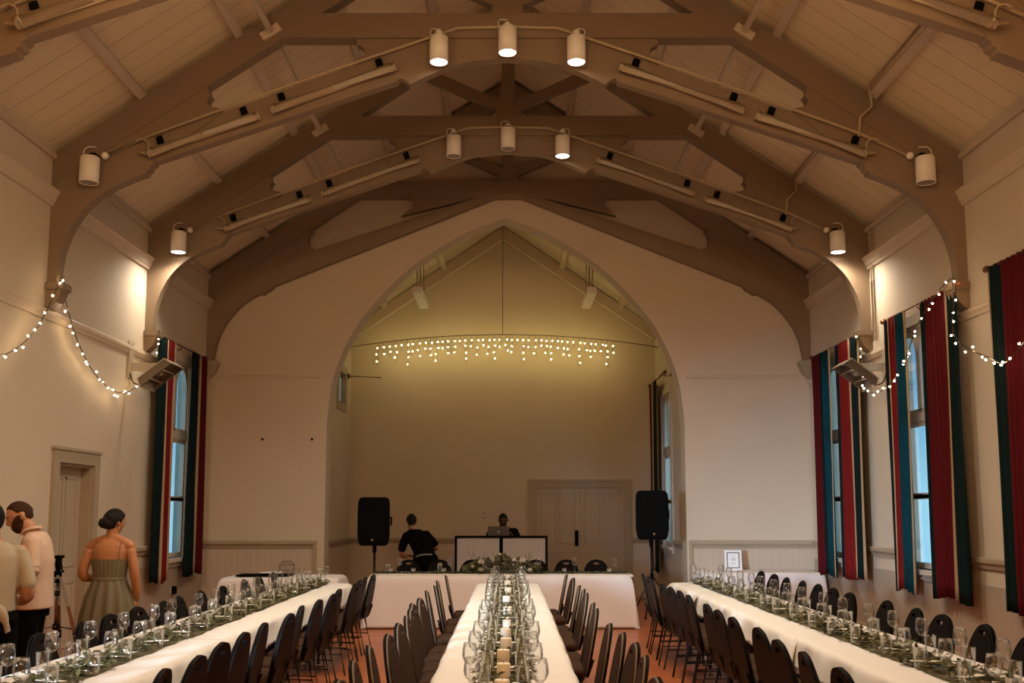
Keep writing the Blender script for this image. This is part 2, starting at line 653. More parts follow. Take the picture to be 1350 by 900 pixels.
def rails(z, h, d):
    return [(0, z - h / 2), (d * .45, z - h / 2), (d * .6, z - h * .2), (d, z + h * .05), (d, z + h * .38), (d * .8, z + h / 2), (0, z + h / 2)]


DADO = rails(1.115, .11, .055)
PIC = rails(3.585, .10, .035)
CORN = [(0, 4.70), (.03, 4.70), (.035, 4.735), (.05, 4.745), (.07, 4.81), (.09, 4.83), (.09, 4.855), (0, 4.865)]
EAVEB = [(0, 5.19), (.035, 5.19), (.045, 5.22), (.035, 5.25), (0, 5.25)]
tn = 0


def trim(prof, a, b, m, **kw):
    global tn
    tn += 1
    run(prof, a, b, m, 'trim_%d' % tn, **kw)


for s in (-1, 1):
    trim(CORN, YB, YA, M['rail'], wallx=s * HW, sgn=-s)
    trim(EAVEB, YB, YA, M['rail'], wallx=s * HW, sgn=-s)
gapsL = [(YB, 1.94), (3.26, 10.14), (11.28, 13.16), (14.54, YA)]
for a, b in gapsL:
    trim(DADO, a, b, M['trim'], wallx=-HW, sgn=1)
for a, b in [(YB, 1.94), (3.26, 13.16), (14.54, YA)]:
    trim(PIC, a, b, M['rail'], wallx=-HW, sgn=1)
e = [YB] + sum([[c - .66, c + .66] for c in WIN_R[::-1]], []) + [YA]
for a, b in zip(e[::2], e[1::2]):
    trim(DADO, a, b, M['trim'], wallx=HW, sgn=-1)
    trim(PIC, a, b, M['rail'], wallx=HW, sgn=-1)
for a, b in ((-HW, -2.93), (2.76, HW)):
    trim(rails(1.115, .12, .06), a, b, M['trim'], wally=YA, sgn=-1)
    trim([(0, 3.655), (.022, 3.655), (.03, 3.69), (0, 3.70)], a, b, M['rail'], wally=YA, sgn=-1)
for a, b in ((CL, .36), (2.37, CR_)):
    trim(rails(1.06, .11, .05), a, b, M['trim'], wally=YE, sgn=-1)
trim(rails(1.06, .11, .05), C0, YE, M['trim'], wallx=CL, sgn=1)
for a, b in ((C0, 17.2), (18.5, YE)):
    trim(rails(1.06, .11, .05), a, b, M['trim'], wallx=CR_, sgn=-1)

# boarded wainscot below the dado and skirting
bm = bmesh.new()
for a, b in ((YB, 10.14), (11.28, YA)):
    box(bm, (-HW, a, 0), (-HW + .014, b, 1.06 if b < 0 else .90))
struct('trim_wainscot_left', bm, M['wainY'])
struct('trim_wainscot_right', boxes(((HW - .014, YB, 0), (HW, YA, .90))), M['wainY'])
struct('trim_wainscot_arch', boxes(((-HW, YA - .014, 0), (-2.94, YA, 1.06)), ((2.77, YA - .014, 0), (HW, YA, 1.06))), M['wainX'])
struct('trim_dado_stop', boxes(((-2.955, YA - .05, 0), (-2.915, YA, 1.17)), ((2.745, YA - .05, 0), (2.785, YA, 1.17))), M['trim'])
SK = [(0, 0), (.022, 0), (.022, .13), (.014, .15), (.010, .17), (0, .175)]
run(SK, YB, 10.14, M['trim'], 'baseboard_left', wallx=-HW + .014, sgn=1)
run(SK, 11.28, YA, M['trim'], 'baseboard_left_far', wallx=-HW + .014, sgn=1)
run(SK, YB, YA, M['trim'], 'baseboard_right', wallx=HW - .014, sgn=-1)
run(SK, -HW, -2.93, M['trim'], 'baseboard_arch_left', wally=YA - .014, sgn=-1)
run(SK, 2.76, HW, M['trim'], 'baseboard_arch_right', wally=YA - .014, sgn=-1)
run(SK, CL, .36, M['trim'], 'baseboard_back', wally=YE, sgn=-1)


# windows -----------------------------------------------------------------
def window(n, wx, s, c, w=1.10, z0=.97, z1=3.72):
    """sash window in a side wall; s=-1 left wall, +1 right wall; arched top light"""
    x_in = wx
    x0, x1 = sorted((wx + s * .02, wx + s * .065))
    h = w / 2
    bm = bmesh.new()
    # architrave on the room face
    f0, f1 = sorted((wx, wx - s * .03))
    box(bm, (f0, c - h - .10, z0 - .02), (f1, c - h, z1 + .12))
    box(bm, (f0, c + h, z0 - .02), (f1, c + h + .10, z1 + .12))
    box(bm, (f0, c - h, z1), (f1, c + h, z1 + .12))
    # box frame lining the opening
    l0, l1 = sorted((wx, wx + s * .16))
    box(bm, (l0, c - h, z0), (l1, c - h + .035, z1))
    box(bm, (l0, c + h - .035, z0), (l1, c + h, z1))
    box(bm, (l0, c - h, z1 - .035), (l1, c + h, z1))
    root = struct('window_%d' % n, bm, M['frame'])
    zt = 2.62
    zm = 1.78
    # sashes
    b2 = bmesh.new()
    for za, zb in ((z0 + .01, zm + .02), (zm - .02, zt)):
        box(b2, (x0, c - h + .035, za), (x1, c - h + .10, zb))
        box(b2, (x0, c + h - .10, za), (x1, c + h - .035, zb))
        box(b2, (x0, c - h + .10, za), (x1, c + h - .10, za + .06))
        box(b2, (x0, c - h + .10, zb - .05), (x1, c + h - .10, zb))
    obj('sash', b2, M['frame'], root)
    b3 = bmesh.new()
    t0, t1 = sorted((wx + s * .005, wx + s * .09))
    box(b3, (t0, c - h + .035, zt), (t1, c + h - .035, zt + .10))
    obj('transom', b3, M['frame'], root)
    # top light: two arched frames
    b4 = bmesh.new()
    for q in (-1, 1):
        ca = c + q * (h - .035) / 2
        hw = (h - .035) / 2
        inner = [(ca - hw + .05, zt + .15)]
        for k in range(11):
            a = math.pi - math.pi * k / 10
            inner.append((ca + (hw - .05) * math.cos(a), z1 - .035 - .34 + .28 * math.sin(a)))
        inner.append((ca + hw - .05, zt + .15))
        outer = [(ca - hw, zt + .10), (ca - hw, z1 - .035), (ca + hw, z1 - .035), (ca + hw, zt + .10)]
        poly = outer + inner[::-1] + [inner[-1]]
        # frame = left stile + head + right stile + bottom rail around the arch
        n_ = len(inner)
        prism(b4, [(ca - hw, zt + .10), (ca - hw, z1 - .035), (ca, z1 - .035)] + [inner[k] for k in range(n_ // 2, -1, -1)], x0, x1, axis='x')
        prism(b4, [(ca + hw, zt + .10), (ca + hw, z1 - .035), (ca, z1 - .035)] + [inner[k] for k in range(n_ // 2, n_)], x0, x1, axis='x')
        box(b4, (x0, ca - hw, zt + .10), (x1, ca + hw, zt + .15))
    obj('top_light', b4, M['frame'], root)
    xm = (x0 + x1) / 2
    for za, zb in ((z0 + .02, zm), (zm, zt - .01), (zt + .11, z1 - .04)):
        obj('pane', boxes(((xm - .003, c - h + .06, za), (xm + .003, c + h - .06, zb))), M['pane'], root)
    sl0, sl1 = sorted((wx + s * .16, wx - s * .09))
    obj('sill', bev(boxes(((sl0, c - h - .10, z0 - .055), (sl1, c + h + .10, z0)),
                          ((min(wx, wx - s * .04), c - h - .06, z0 - .12), (max(wx, wx - s * .04), c + h + .06, z0 - .055))), .006), M['frame'], root)
    return root


window(1, -HW, -1, 13.85)
for i, c in enumerate(WIN_R):
    window(2 + i, HW, 1, c)
for i, c in enumerate(WIN_L):
    window(9 + i, -HW, -1, c)
window(7, CR_, 1, 17.85, 1.0, 1.0, 3.7)
# small casement high in the chancel's left wall
bm = bmesh.new()
ya, yb, za, zb = HOLE_CL
for a, b in (((CL - .2, ya, za), (CL + .02, ya + .06, zb)), ((CL - .2, yb - .06, za), (CL + .02, yb, zb)),
             ((CL - .2, ya, za), (CL + .02, yb, za + .06)), ((CL - .2, ya, zb - .06), (CL + .02, yb, zb))):
    box(bm, a, b)
w8 = struct('window_8', bm, M['trim'])
bm = bmesh.new()
for a, b in (((CL - .12, ya + .06, za + .06), (CL - .07, ya + .13, zb - .06)), ((CL - .12, yb - .13, za + .06), (CL - .07, yb - .06, zb - .06)),
             ((CL - .12, ya + .06, za + .06), (CL - .07, yb - .06, za + .13)), ((CL - .12, ya + .06, zb - .13), (CL - .07, yb - .06, zb - .06))):
    box(bm, a, b)
obj('sash', bm, M['frame'], w8)
obj('pane', boxes(((CL - .10, ya + .1, za + .1), (CL - .095, yb - .1, zb - .1))), M['pane'], w8)
obj('architrave', boxes(((CL, ya - .07, za - .07), (CL + .02, ya, zb + .07)), ((CL, yb, za - .07), (CL + .02, yb + .07, zb + .07)),
                        ((CL, ya, zb), (CL + .02, yb, zb + .07)), ((CL, ya, za - .07), (CL + .02, yb, za))), M['trim'], w8)

# doors -------------------------------------------------------------------
ya, yb, _, zt = DOOR
bm = bmesh.new()
for a, b in (((-HW, ya - .13, 0), (-HW + .035, ya, zt + .14)), ((-HW, yb, 0), (-HW + .035, yb + .13, zt + .14)),
             ((-HW, ya, zt), (-HW + .035, yb, zt + .14)), ((-HW, ya - .15, zt + .13), (-HW + .05, yb + .15, zt + .16)),
             ((-HW - .16, ya, 0), (-HW, ya + .03, zt - .03)), ((-HW - .16, yb - .03, 0), (-HW, yb, zt - .03)), ((-HW - .16, ya, zt - .03), (-HW, yb, zt))):
    box(bm, a, b)
d1 = struct('door_1', bm, M['trim'])
bm = boxes(((-HW - .15, ya + .03, .01), (-HW - .11, yb - .03, zt - .03)))
for z0, z1 in ((.16, .86), (1.02, 1.98)):
    for k in (0, 1):
        a = ya + .12 + k * .34
        box(bm, (-HW - .115, a, z0), (-HW - .100, a + .28, z0 + .02))
        box(bm, (-HW - .115, a, z1 - .02), (-HW - .100, a + .28, z1))
        box(bm, (-HW - .115, a, z0), (-HW - .100, a + .02, z1))
        box(bm, (-HW - .115, a + .26, z0), (-HW - .100, a + .28, z1))
lf = obj('door_leaf', bm, M['door'], d1)
bm = bmesh.new()
tube(bm, [(-HW - .11, ya + .09, 1.0), (-HW - .06, ya + .09, 1.0)], .012)
ball(bm, (-HW - .05, ya + .09, 1.0), .028)
obj('door_knob', bm, M['chrome'], lf, True)

bm = bmesh.new()
X0, X1, ZT = .38, 2.35, 2.20
for a, b in (((X0, YE - .045, 0), (X0 + .12, YE, ZT - .14)), ((X1 - .12, YE - .045, 0), (X1, YE, ZT - .14)), ((X0, YE - .045, ZT - .14), (X1, YE, ZT - .02)),
             ((X0 - .015, YE - .065, ZT - .02), (X1 + .015, YE, ZT + .02)),
             ((X0 + .12, YE - .03, 0), (X0 + .155, YE, ZT - .14)), ((X1 - .155, YE - .03, 0), (X1 - .12, YE, ZT - .14))):
    box(bm, a, b)
d2 = struct('door_2', bm, M['trim'])
for k in (0, 1):
    a = X0 + .155 + k * .835
    b = a + .825
    bm = boxes(((a, YE - .022, .01), (b, YE - .004, ZT - .15)))
    for z0, z1 in ((.15, .85), (1.0, 1.95)):
        for q in (0, 1):
            p0 = a + .08 + q * .36
            for c0, c1 in (((p0, z0), (p0 + .30, z0 + .02)), ((p0, z1 - .02), (p0 + .30, z1)), ((p0, z0), (p0 + .02, z1)), ((p0 + .28, z0), (p0 + .30, z1))):
                box(bm, (c0[0], YE - .034, c0[1]), (c1[0], YE - .02, c1[1]))
    lf = obj('door_leaf', bm, M['door'], d2)
    if k == 0:
        obj('lock_plate', bev(boxes(((b - .10, YE - .045, .95), (b - .03, YE - .022, 1.25))), .006), M['black'], lf)


# ------------------------------------------------------------------ roof trusses
def rtop(x):
    return EAVE - .085 + (HW - x) * SL


def truss(yf, label, last=False):
    """painted timber truss; yf is the plane of its front face"""
    t = thing('roof_truss', label, 'roof truss', (0, yf, 0), 0, 'painted timber trusses across the hall')
    d = .15
    for s in (-1, 1):
        bm = bmesh.new()
        prism(bm, [(s * x, z) for x, z in ((HW, rtop(HW)), (0.0, rtop(0)), (0.0, rtop(0) - .34), (HW, rtop(HW) - .34))], 0, d)
        obj('rafter', bm, M['truss'], t)
    bm = bmesh.new()
    prism(bm, [(-2.36, 6.49), (2.36, 6.49), (1.98, 6.757), (-1.98, 6.757)], -.012, d + .012)
    obj('collar_beam', bm, M['truss'], t)
    bm = bmesh.new()
    prism(bm, [(-.16, 6.757), (.16, 6.757), (.16, 6.86), (.085, 6.95), (.085, rtop(0) - .34), (-.085, rtop(0) - .34), (-.085, 6.95), (-.16, 6.86)], .01, d - .01)
    obj('king_post', bm, M['truss'], t)
    for s in (-1, 1):
        bm = bmesh.new()
        prism(bm, [(s * x, z) for x, z in ((.085, 6.83), (.085, 6.97), (1.06, 7.42), (1.16, 7.30))], .025, d - .025)
        obj('strut', bm, M['truss'], t)
    if not last:
        soff = smoothline([(1.011, 5.998, 0), (.816, 6.096, 0), (.621, 6.180, 0), (.386, 6.244, 0), (0, 6.277, 0)], 5)
        soff = [(p[0], p[1]) for p in soff]
        half = [(1.57, 6.49), (1.565, 6.43), (1.53, 6.42), (1.485, 6.385), (1.475, 6.34), (1.49, 6.30), (1.55, 6.285), (1.555, 6.245),
                (1.575, 6.20), (1.30, 6.10), (1.16, 6.045), (1.137, 6.031), (1.12, 6.06), (1.075, 6.055), (1.04, 6.02)] + soff
        poly = half + [(-x, z) for x, z in half[::-1][1:]]
        bm = bmesh.new()
        prism(bm, poly, .02, d - .02)
        obj('arched_brace', bm, M['truss'], t)
        for s in (-1, 1):
            bm = bmesh.new()
            pts = [(4.085, 5.268), (2.935, 5.700), (2.625, 5.815), (1.718, 6.150), (1.20, 6.33), (1.137, 6.031), (3.622, 5.164)]
            prism(bm, [(s * x, z) for x, z in pts], .018, d - .018)
            obj('lower_chord', bm, M['truss'], t)
            arc = smoothline([(3.695, 5.044, 0), (3.83, 4.995, 0), (4.075, 4.876, 0), (4.295, 4.690, 0), (4.44, 4.46, 0), (4.525, 4.212, 0), (4.555, 3.91, 0)], 4)
            pts = [(3.10, 5.99), (3.085, 5.916), (3.057, 5.875), (3.085, 5.845), (3.098, 5.81), (3.075, 5.765), (3.01, 5.745), (2.95, 5.735), (2.935, 5.69),
                   (3.622, 5.18), (3.615, 5.15), (3.65, 5.13), (3.66, 5.09), (3.69, 5.075)] + [(p[0], p[1]) for p in arc] + [(HW, 3.91), (HW, 5.22), (4.10, 5.42)]
            bm = bmesh.new()
            prism(bm, [(s * x, z) for x, z in pts], .008, d - .008)
            obj('spandrel_bracket', bm, M['truss'], t)
            hk = bmesh.new()
            tube(hk, [(s * 4.10, .07, 4.87), (s * 4.105, .07, 4.83), (s * 4.08, .07, 4.80), (s * 4.055, .07, 4.82)], .007, 6)
            obj('hook', hk, M['truss'], t)
    else:
        for s in (-1, 1):
            arc = smoothline([(3.637, 5.085, 0), (3.70, 5.02, 0), (3.90, 4.94, 0), (4.15, 4.77, 0), (4.38, 4.48, 0), (4.50, 4.20, 0), (4.55, 3.91, 0)], 4)
            bm = bmesh.new()
            prism(bm, [(s * x, z) for x, z in [(0, 6.57), (0, 6.80), (.40, 6.53), (4.02, 5.31), (4.3, 5.0), (3.80, 4.95), (3.637, 5.085)]], .012, d - .02)
            obj('lower_chord', bm, M['truss'], t)
            bm = bmesh.new()
            prism(bm, [(s * x, z) for x, z in [(p[0], p[1]) for p in arc] + [(HW, 3.91), (HW, 5.22), (4.0, 5.45), (3.85, 5.25)]], .008, d - .015)
            obj('spandrel_bracket', bm, M['truss'], t)
            # boarded ends of the long opening
            bm = bmesh.new()
            prism(bm, [(s * x, z) for x, z in [(4.1, 5.2), (4.1, 5.4), (3.14, 5.97), (3.05, 5.93), (3.10, 5.90), (3.125, 5.80), (3.10, 5.71), (3.00, 5.66), (3.2, 5.55)]], .02, d - .03)
            obj('filler_board', bm, M['truss'], t)
            bm = bmesh.new()
            prism(bm, [(s * x, z) for x, z in [(0, 6.55), (1.62, 6.50), (1.52, 6.46), (1.49, 6.41), (1.50, 6.34), (1.56, 6.29), (1.68, 6.20), (0.5, 6.5)]], .02, d - .03)
            obj('filler_board', bm, M['truss'], t)
    for s in (-1, 1):
        bm = boxes(((min(s * 4.47, s * HW), -.04, 3.83), (max(s * 4.47, s * HW), d + .04, 3.91)))
        bev(bm, .01)
        prism(bm, [(s * x, z) for x, z in ((4.49, 3.84), (4.505, 3.78), (4.54, 3.71), (4.60, 3.65), (HW, 3.63), (HW, 3.84))], -.01, d + .01)
        obj('corbel', bm, M['truss'] if not last else M['trim'], t)
    return t


TY = [7.12, 9.82, 12.52, 15.10]
truss(TY[0], 'nearest painted timber truss, only its scrolled lower ends showing in the top corners')
truss(TY[1], 'brown timber truss nearest the camera in full view, spanning the top of the photo')
truss(TY[2], 'middle brown timber truss between the near truss and the arch wall')
truss(TY[3], 'farthest brown timber truss lying against the arch wall above the pointed arch', True)
for y in (4.42, 1.72, -0.98):
    pass

PX = [3.80, 2.83, 1.88, 0.98]
PN = ['lowest', 'second lowest', 'third lowest', 'topmost']
for s, side in ((-1, 'left'), (1, 'right')):
    for x, nm in zip(PX, PN):
        bm = bmesh.new()
        u = Vector((-s * 1, 0, SL)).normalized()
        n = Vector((-s * SL, 0, -1)).normalized()
        c = Vector((s * x, 0, roof(x)))
        h = .045
        pts = [c - u * h + n * .001, c + u * h + n * .001, c + u * h + n * .085, c - u * h + n * .085]
        prism(bm, [(p.x, p.z) for p in pts], YB, YA)
        tag(obj('purlin', bm, M['purlin']), '%s cream roof purlin running along the %s ceiling slope' % (nm, side), 'roof beam', 'purlins along the ceiling')
    t = thing('tie_bar', 'thin cream tie bar with end plates fixed through the trusses below the %s slope' % side, 'roof bar', (s * 2.455, 0, 6.55))
    obj('bar', boxes(((-.028, YB, -.02), (.028, YA, .02))), M['purlin'], t)
    for y in TY[:3]:
        m = Matrix.Translation((0, y - .03, 0)) @ Matrix.Rotation(s * R(34), 4, 'Y')
        bm = bmesh.new()
        box(bm, (-.11, 0, -.045), (.11, .028, .045), 0, m)
        obj('end_plate', bm, M['purlin'], t)


# ------------------------------------------------------------------ truss lamps, tubes and conduit
def can_light(x, yf, z, lit, label, aim=(0, 0)):
    t = thing('can_spotlight', label, 'spotlight', (x, yf - .16, z), 0, 'white can spotlights on the trusses')
    bm = bmesh.new()
    lathe(bm, [(0.0, .135), (.085, .135), (.095, .125), (.095, -.135), (.088, -.135), (.088, -.10), (0.0, -.10)], 24)
    obj('can', bm, M['white'], t, True)
    bm = bmesh.new()
    lathe(bm, [(0.0, -.112), (.06, -.118), (.084, -.128), (.084, -.105), (0, -.105)], 20)
    obj('lamp_face', bm, M['lit'] if lit else M['unlit'], t, True)
    bm = boxes(((-.02, -.02, .13), (.02, .06, .165)), ((-.025, .05, .13), (.025, .18, .20)))
    obj('knuckle', bm, M['black'], t)
    bm = bmesh.new()
    k = -1 if x <= .01 else 1
    tube(bm, smoothline([(k * .02, .02, .13), (k * .09, .05, .19), (k * .08, .10, .27), (k * .0, .14, .29)], 6), .007, 6)
    obj('cable', bm, M['white'], t, True)
    if lit:
        lamp('can_lamp', 'SPOT', (0, 0, -.15), CAN_LAMP * (.5 if abs(x) > 4 else 1), WARM_CAN, .07, (aim[0], aim[1], 0), R(140), 1.0, t)
    return t


WARM_CAN = (1.0, 0.88, 0.72)
for k, (yf, nm) in enumerate(((TY[0], 'nearest'), (TY[1], 'near'), (TY[2], 'middle'))):
    for x, z, pos in ((-4.2, 5.02, 'left wall end'), (-.7, 6.285, 'left of the arch crown'), (0, 6.385, 'at the arch crown'),
                      (.7, 6.285, 'right of the arch crown'), (4.2, 5.02, 'right wall end')):
        if k == 0 and abs(x) > 4:
            continue
        lit = (k < 2 and abs(x) < 1) or (k == 2 and (abs(x) > 4 or x > .5))
        can_light(x, yf, z, lit, '%s white can spotlight %s of the %s roof truss' % ('lit' if lit else 'unlit', pos, nm),
                  (0, 0) if abs(x) < 4 else (R(-6), R(-8) * (1 if x > 0 else -1)))

for k, (yf, nm) in enumerate(((TY[0], 'nearest'), (TY[1], 'near'), (TY[2], 'middle'))):
    for s, side in ((-1, 'left'), (1, 'right')):
        for q, (xa, za, xb, zb, w) in enumerate(((3.64, 5.215, 2.53, 5.62, 'lower'), (2.41, 5.675, 1.15, 6.14, 'upper'))):
            a, b = Vector((s * xa, 0, za)), Vector((s * xb, 0, zb))
            mid = (a + b) / 2
            t = thing('tube_light', '%s cream fluorescent tube light on the %s chord of the %s truss' % (w, side, nm), 'tube light',
                      (mid.x, yf - .11, mid.z), 0, 'tube lights along the truss chords')
            bm = bmesh.new()
            u = (b - a).normalized()
            tube(bm, [a - mid + u * .03, b - mid - u * .03], .046, 14)
            obj('tube', bm, M['tube'], t, True)
            bm = bmesh.new()
            up = Vector((0, .062, .0))
            tube(bm, [a - mid + up, b - mid + up], [(.024, .024)] * 2, 4)
            obj('batten', bm, M['conduit'], t)
            for e, d in ((a, 1), (b, -1)):
                bm = bmesh.new()
                tube(bm, [e - mid, e - mid + u * d * .05], .052, 12)
                obj('end_cap', bm, M['tube'], t, True)
                bm = bmesh.new()
                p = e - mid + u * d * .14
                nv = Vector((-u.z, 0, u.x)) * (1 if u.x > 0 else -1)
                tube(bm, [p + Vector((0, .07, .0)) + nv * .03, p + Vector((0, .085, 0)) + nv * .17], [(.036, .012)] * 2, 4)
                obj('strap', bm, M['black'], t)
    # conduit along the chords and over the arch
    t = thing('conduit', 'thin painted cable conduit with round junction boxes along the %s truss' % nm, 'conduit', (0, yf - .03, 0), 0, 'conduits along the trusses')
    half = [(4.10, 5.21), (3.6, 5.45), (2.5, 5.87), (1.72, 6.155), (.71, 6.516), (.515, 6.585), (0, 6.598)]
    line = [(-x, 0, z) for x, z in half] + [(x, 0, z) for x, z in half[::-1][1:]]
    bm = bmesh.new()
    tube(bm, line, .016, 8)
    obj('pipe', bm, M['conduit'], t, True)
    for x, z in ((-4.10, 5.21), (-.71, 6.525), (0, 6.605), (.71, 6.525), (4.10, 5.21)):
        bm = bmesh.new()
        ball(bm, (x, -.015, z), .04)
        obj('junction_box', bm, M['white'], t, True)
    for s in (-1, 1):
        bm = bmesh.new()
        pts = [(s * 3.72, -.02, 5.385)]
        for j in range(9):
            a = R(40 + 250 * j / 8)
            pts.append((s * (3.72 + .075 * math.cos(a)), -.05, 5.30 + .075 * math.sin(a)))
        pts.append((s * 3.63, -.06, 5.21))
        tube(bm, smoothline(pts, 3), .009, 6)
        obj('cable_loop', bm, M['conduit'], t, True)
    if k:
        bm = bmesh.new()
        px = 3.80 - .09
        tube(bm, [(px, -2.6, roof(px) - .03), (px, -.02, roof(px) - .03), (px + .02, -.02, roof(px) - .25), (px - .10, -.01, 5.62), (px - .12, 0, 5.42)], .015, 8)
        obj('drop_pipe', bm, M['conduit'], t, True)

bm = bmesh.new()
for y in (12.40, 12.31):
    tube(bm, [(HW - .025, y, 3.75), (HW - .025, y, 5.28)], .014, 8)
tag(obj('wall_conduit', bm, M['purlin'], None, True), 'pair of thin cream pipes up the right wall beside the middle truss', 'pipe')

# ------------------------------------------------------------------ chancel roof timbers and lights
t = thing('chancel_rafters', 'cream rafters meeting at the apex against the chancel back wall', 'roof truss', (CX, YE - .16, 0))
for s in (-1, 1):
    bm = bmesh.new()
    prism(bm, [(s * x, z - .02) for x, z in ((CHW, CEAVE), (0, croof(CX)), (0, croof(CX) - .25), (CHW, CEAVE - .25))], 0, .14)
    obj('rafter', bm, M['purlin'], t)
for s, side in ((-1, 'left'), (1, 'right')):
    for x, nm in ((2.3, 'lower'), (1.15, 'upper')):
        bm = bmesh.new()
        c = CX + s * x
        z = croof(c)
        prism(bm, [(c - .05, croof(c - .05) - .002), (c + .05, croof(c + .05) - .002), (c + .05, z - .10), (c - .05, z - .10)], C0, YE)
        tag(obj('chancel_purlin', bm, M['purlin']), '%s cream purlin on the %s slope of the chancel roof' % (nm, side), 'roof beam', 'chancel purlins')
    x = -1.56 if s < 0 else 1.42
    t = thing('hanging_batten_light', 'white batten light hanging from the %s slope of the chancel roof' % side, 'batten light', (x, 17.3, 5.36), 0, 'chancel batten lights')
    bm = bev(boxes(((-.085, -.7, -.05), (.085, .7, .05))), .012)
    obj('diffuser', bm, M['white'], t)
    for yy in (-.35, .35):
        bm = bmesh.new()
        for dx in (-.03, .03):
            tube(bm, [(dx, yy, .05), (dx + s * .02, yy, croof(x) - 5.36)], .010, 6)
        obj('suspension', bm, M['conduit'], t)

# icicle lights on a cable across the chancel
YI = 18.72
t = thing('icicle_lights', 'curtain of warm white icicle lights hung across the chancel', 'string lights', (0, YI, 0))
top = lambda x: 4.96 - .028 * (x + .1) ** 2
bm = bmesh.new()
tube(bm, [(x, 0, top(x)) for x in [CL + (CR_ - CL) * k / 24 for k in range(25)]], .008, 6)
obj('cable', bm, M['wire'], t)
bm = bmesh.new()
tube(bm, [(-.12, 0, top(-.1)), (-.12, .3, croof(-.12) - .02)], .006, 6)
obj('support_wire', bm, M['wire'], t)
rest = bmesh.new()
strands = bmesh.new()
rng = random.Random(3)
cnt = 0
proto = None
x = -2.50
k = 0
drops = [.40, .14, .24, .30, .10, .42, .20, .32, .12, .26]
spots_ = []
while x < 2.06:
    d = drops[k % len(drops)] * rng.uniform(.85, 1.15)
    zt0 = top(x) - .10
    tube(strands, [(x, 0, zt0 + .10), (x + rng.uniform(-.02, .02), 0, zt0 - d)], .0028, 4)
    z = zt0
    while z > zt0 - d - .001:
        spots_.append((x + rng.uniform(-.025, .025), rng.uniform(-.02, .02), z))
        z -= rng.uniform(.10, .14)
    x += rng.uniform(.095, .125)
    k += 1
obj('strand', strands, M['wire'], t)
rng.shuffle(spots_)
for i, p in enumerate(spots_):
    if i < 100:
        if proto is None:
            bm = bmesh.new()
            ball(bm, (0, 0, 0), .0145, 1)
            proto = obj('bulb', bm, M['icicle'], t, True, p)
        else:
            c = proto.copy()
            link(c, t)
            c.location = p
    else:
        ball(rest, p, .0145, 1)
o = obj('bulbs', rest, M['icicle'], t, True)
o['kind'] = 'stuff'


# fairy lights along the side walls
def fairy(pts, label, step=.14, seed=1):
    rng = random.Random(seed)
    t = thing('fairy_lights', label, 'string lights', (0, 0, 0))
    bm = bmesh.new()
    tube(bm, pts, .0055, 5)
    obj('cord', bm, M['wire'], t)
    pr = None
    acc = 0
    for a, b in zip(pts, pts[1:]):
        a, b = Vector(a), Vector(b)
        L = (b - a).length
        while acc < L:
            p = a.lerp(b, acc / L) + Vector((rng.uniform(-.02, .02), rng.uniform(-.02, .02), rng.uniform(-.05, .03)))
            if pr is None:
                bm = bmesh.new()
                ball(bm, (0, 0, 0), .0105, 1)
                pr = obj('bulb', bm, M['bulb'], t, True, p)
            else:
                c = pr.copy()
                link(c, t)
                c.location = p
            acc += step * rng.uniform(.7, 1.3)
        acc -= L


xl = -4.52
fairy([tuple(p) for p in smoothline([(xl, 7.3, 3.75), (xl, 7.9, 3.15), (xl, 8.5, 2.98), (xl, 8.95, 3.06), (xl, 9.45, 3.40), (-4.44, 9.72, 3.93),
                                     (xl, 9.95, 3.80), (xl, 10.3, 3.40), (xl, 10.8, 3.10), (xl, 11.4, 2.98), (xl, 11.9, 3.08), (-4.40, 12.25, 3.42), (-4.42, 12.42, 3.90)], 6)],
      'warm fairy lights swagged along the left wall from corbel to heater', seed=2)
xr = 4.28
fairy([tuple(p) for p in smoothline([(xr, 7.3, 3.5), (xr, 8.3, 2.92), (4.36, 8.9, 3.0), (xr, 9.4, 3.30), (4.46, 9.72, 3.93),
                                     (xr, 10.1, 3.62), (xr, 10.7, 3.16), (xr, 11.3, 2.98), (xr, 11.8, 3.06), (4.40, 12.2, 3.40), (4.42, 12.42, 3.85)], 6)],
      'warm fairy lights swagged over the curtains of the right wall', seed=5)


# ------------------------------------------------------------------ heaters
def heater(s, label):
    t = thing('wall_heater', label, 'heater', (s * 4.28, 12.10, 3.29), 0, 'infrared heaters under the middle truss')
    m = Matrix.Rotation(s * R(38), 4, 'Y')
    bm = bmesh.new()
    # open reflector box tilted down into the hall
    L, D, Hh = .19, .24, .085
    prof = [(-.20, .05), (.20, .05), (.24, -.06), (.225, -.06), (.185, .035), (-.185, .035), (-.225, -.06), (-.24, -.06)]
    prism(bm, prof, -.24, .24)
    for v in bm.verts:
        v.co = m @ v.co
    obj('housing', bm, M['heater'], t)
    bm = bmesh.new()
    prism(bm, [(-.18, .034), (.18, .034), (.0, -.005)], -.225, .225)
    for e in (-.24, .228):
        prism(bm, [(-.19, .04), (.19, .04), (.23, -.055), (-.23, -.055)], e, e + .012)
    for v in bm.verts:
        v.co = m @ v.co
    obj('reflector', bm, M['heaterdark'], t)
    bm = bmesh.new()
    for k in (-.09, .09):
        tube(bm, [m @ Vector((k, -.22, -.03)), m @ Vector((k, .22, -.03))], .012, 10)
    obj('heating_tube', bm, M['white'], t, True)
    bm = bmesh.new()
    box(bm, (-.02, -.03, -.02), (.02, .03, .10))
    b0, b1 = sorted((0.0, s * .37))
    box(bm, (b0, -.05, .03), (b1, -.02, .13))
    w0, w1 = sorted((s * .34, s * .37))
    box(bm, (w0, -.10, -.06), (w1, .04, .40))
    obj('bracket', bm, M['heater'], t)
    bm = bmesh.new()
    tube(bm, smoothline([(s * .05, -.1, -.02), (s * .15, -.12, -.14), (s * .28, -.1, -.12), (s * .35, -.06, .02)], 6), .008, 6)
    obj('cable', bm, M['wire'], t, True)


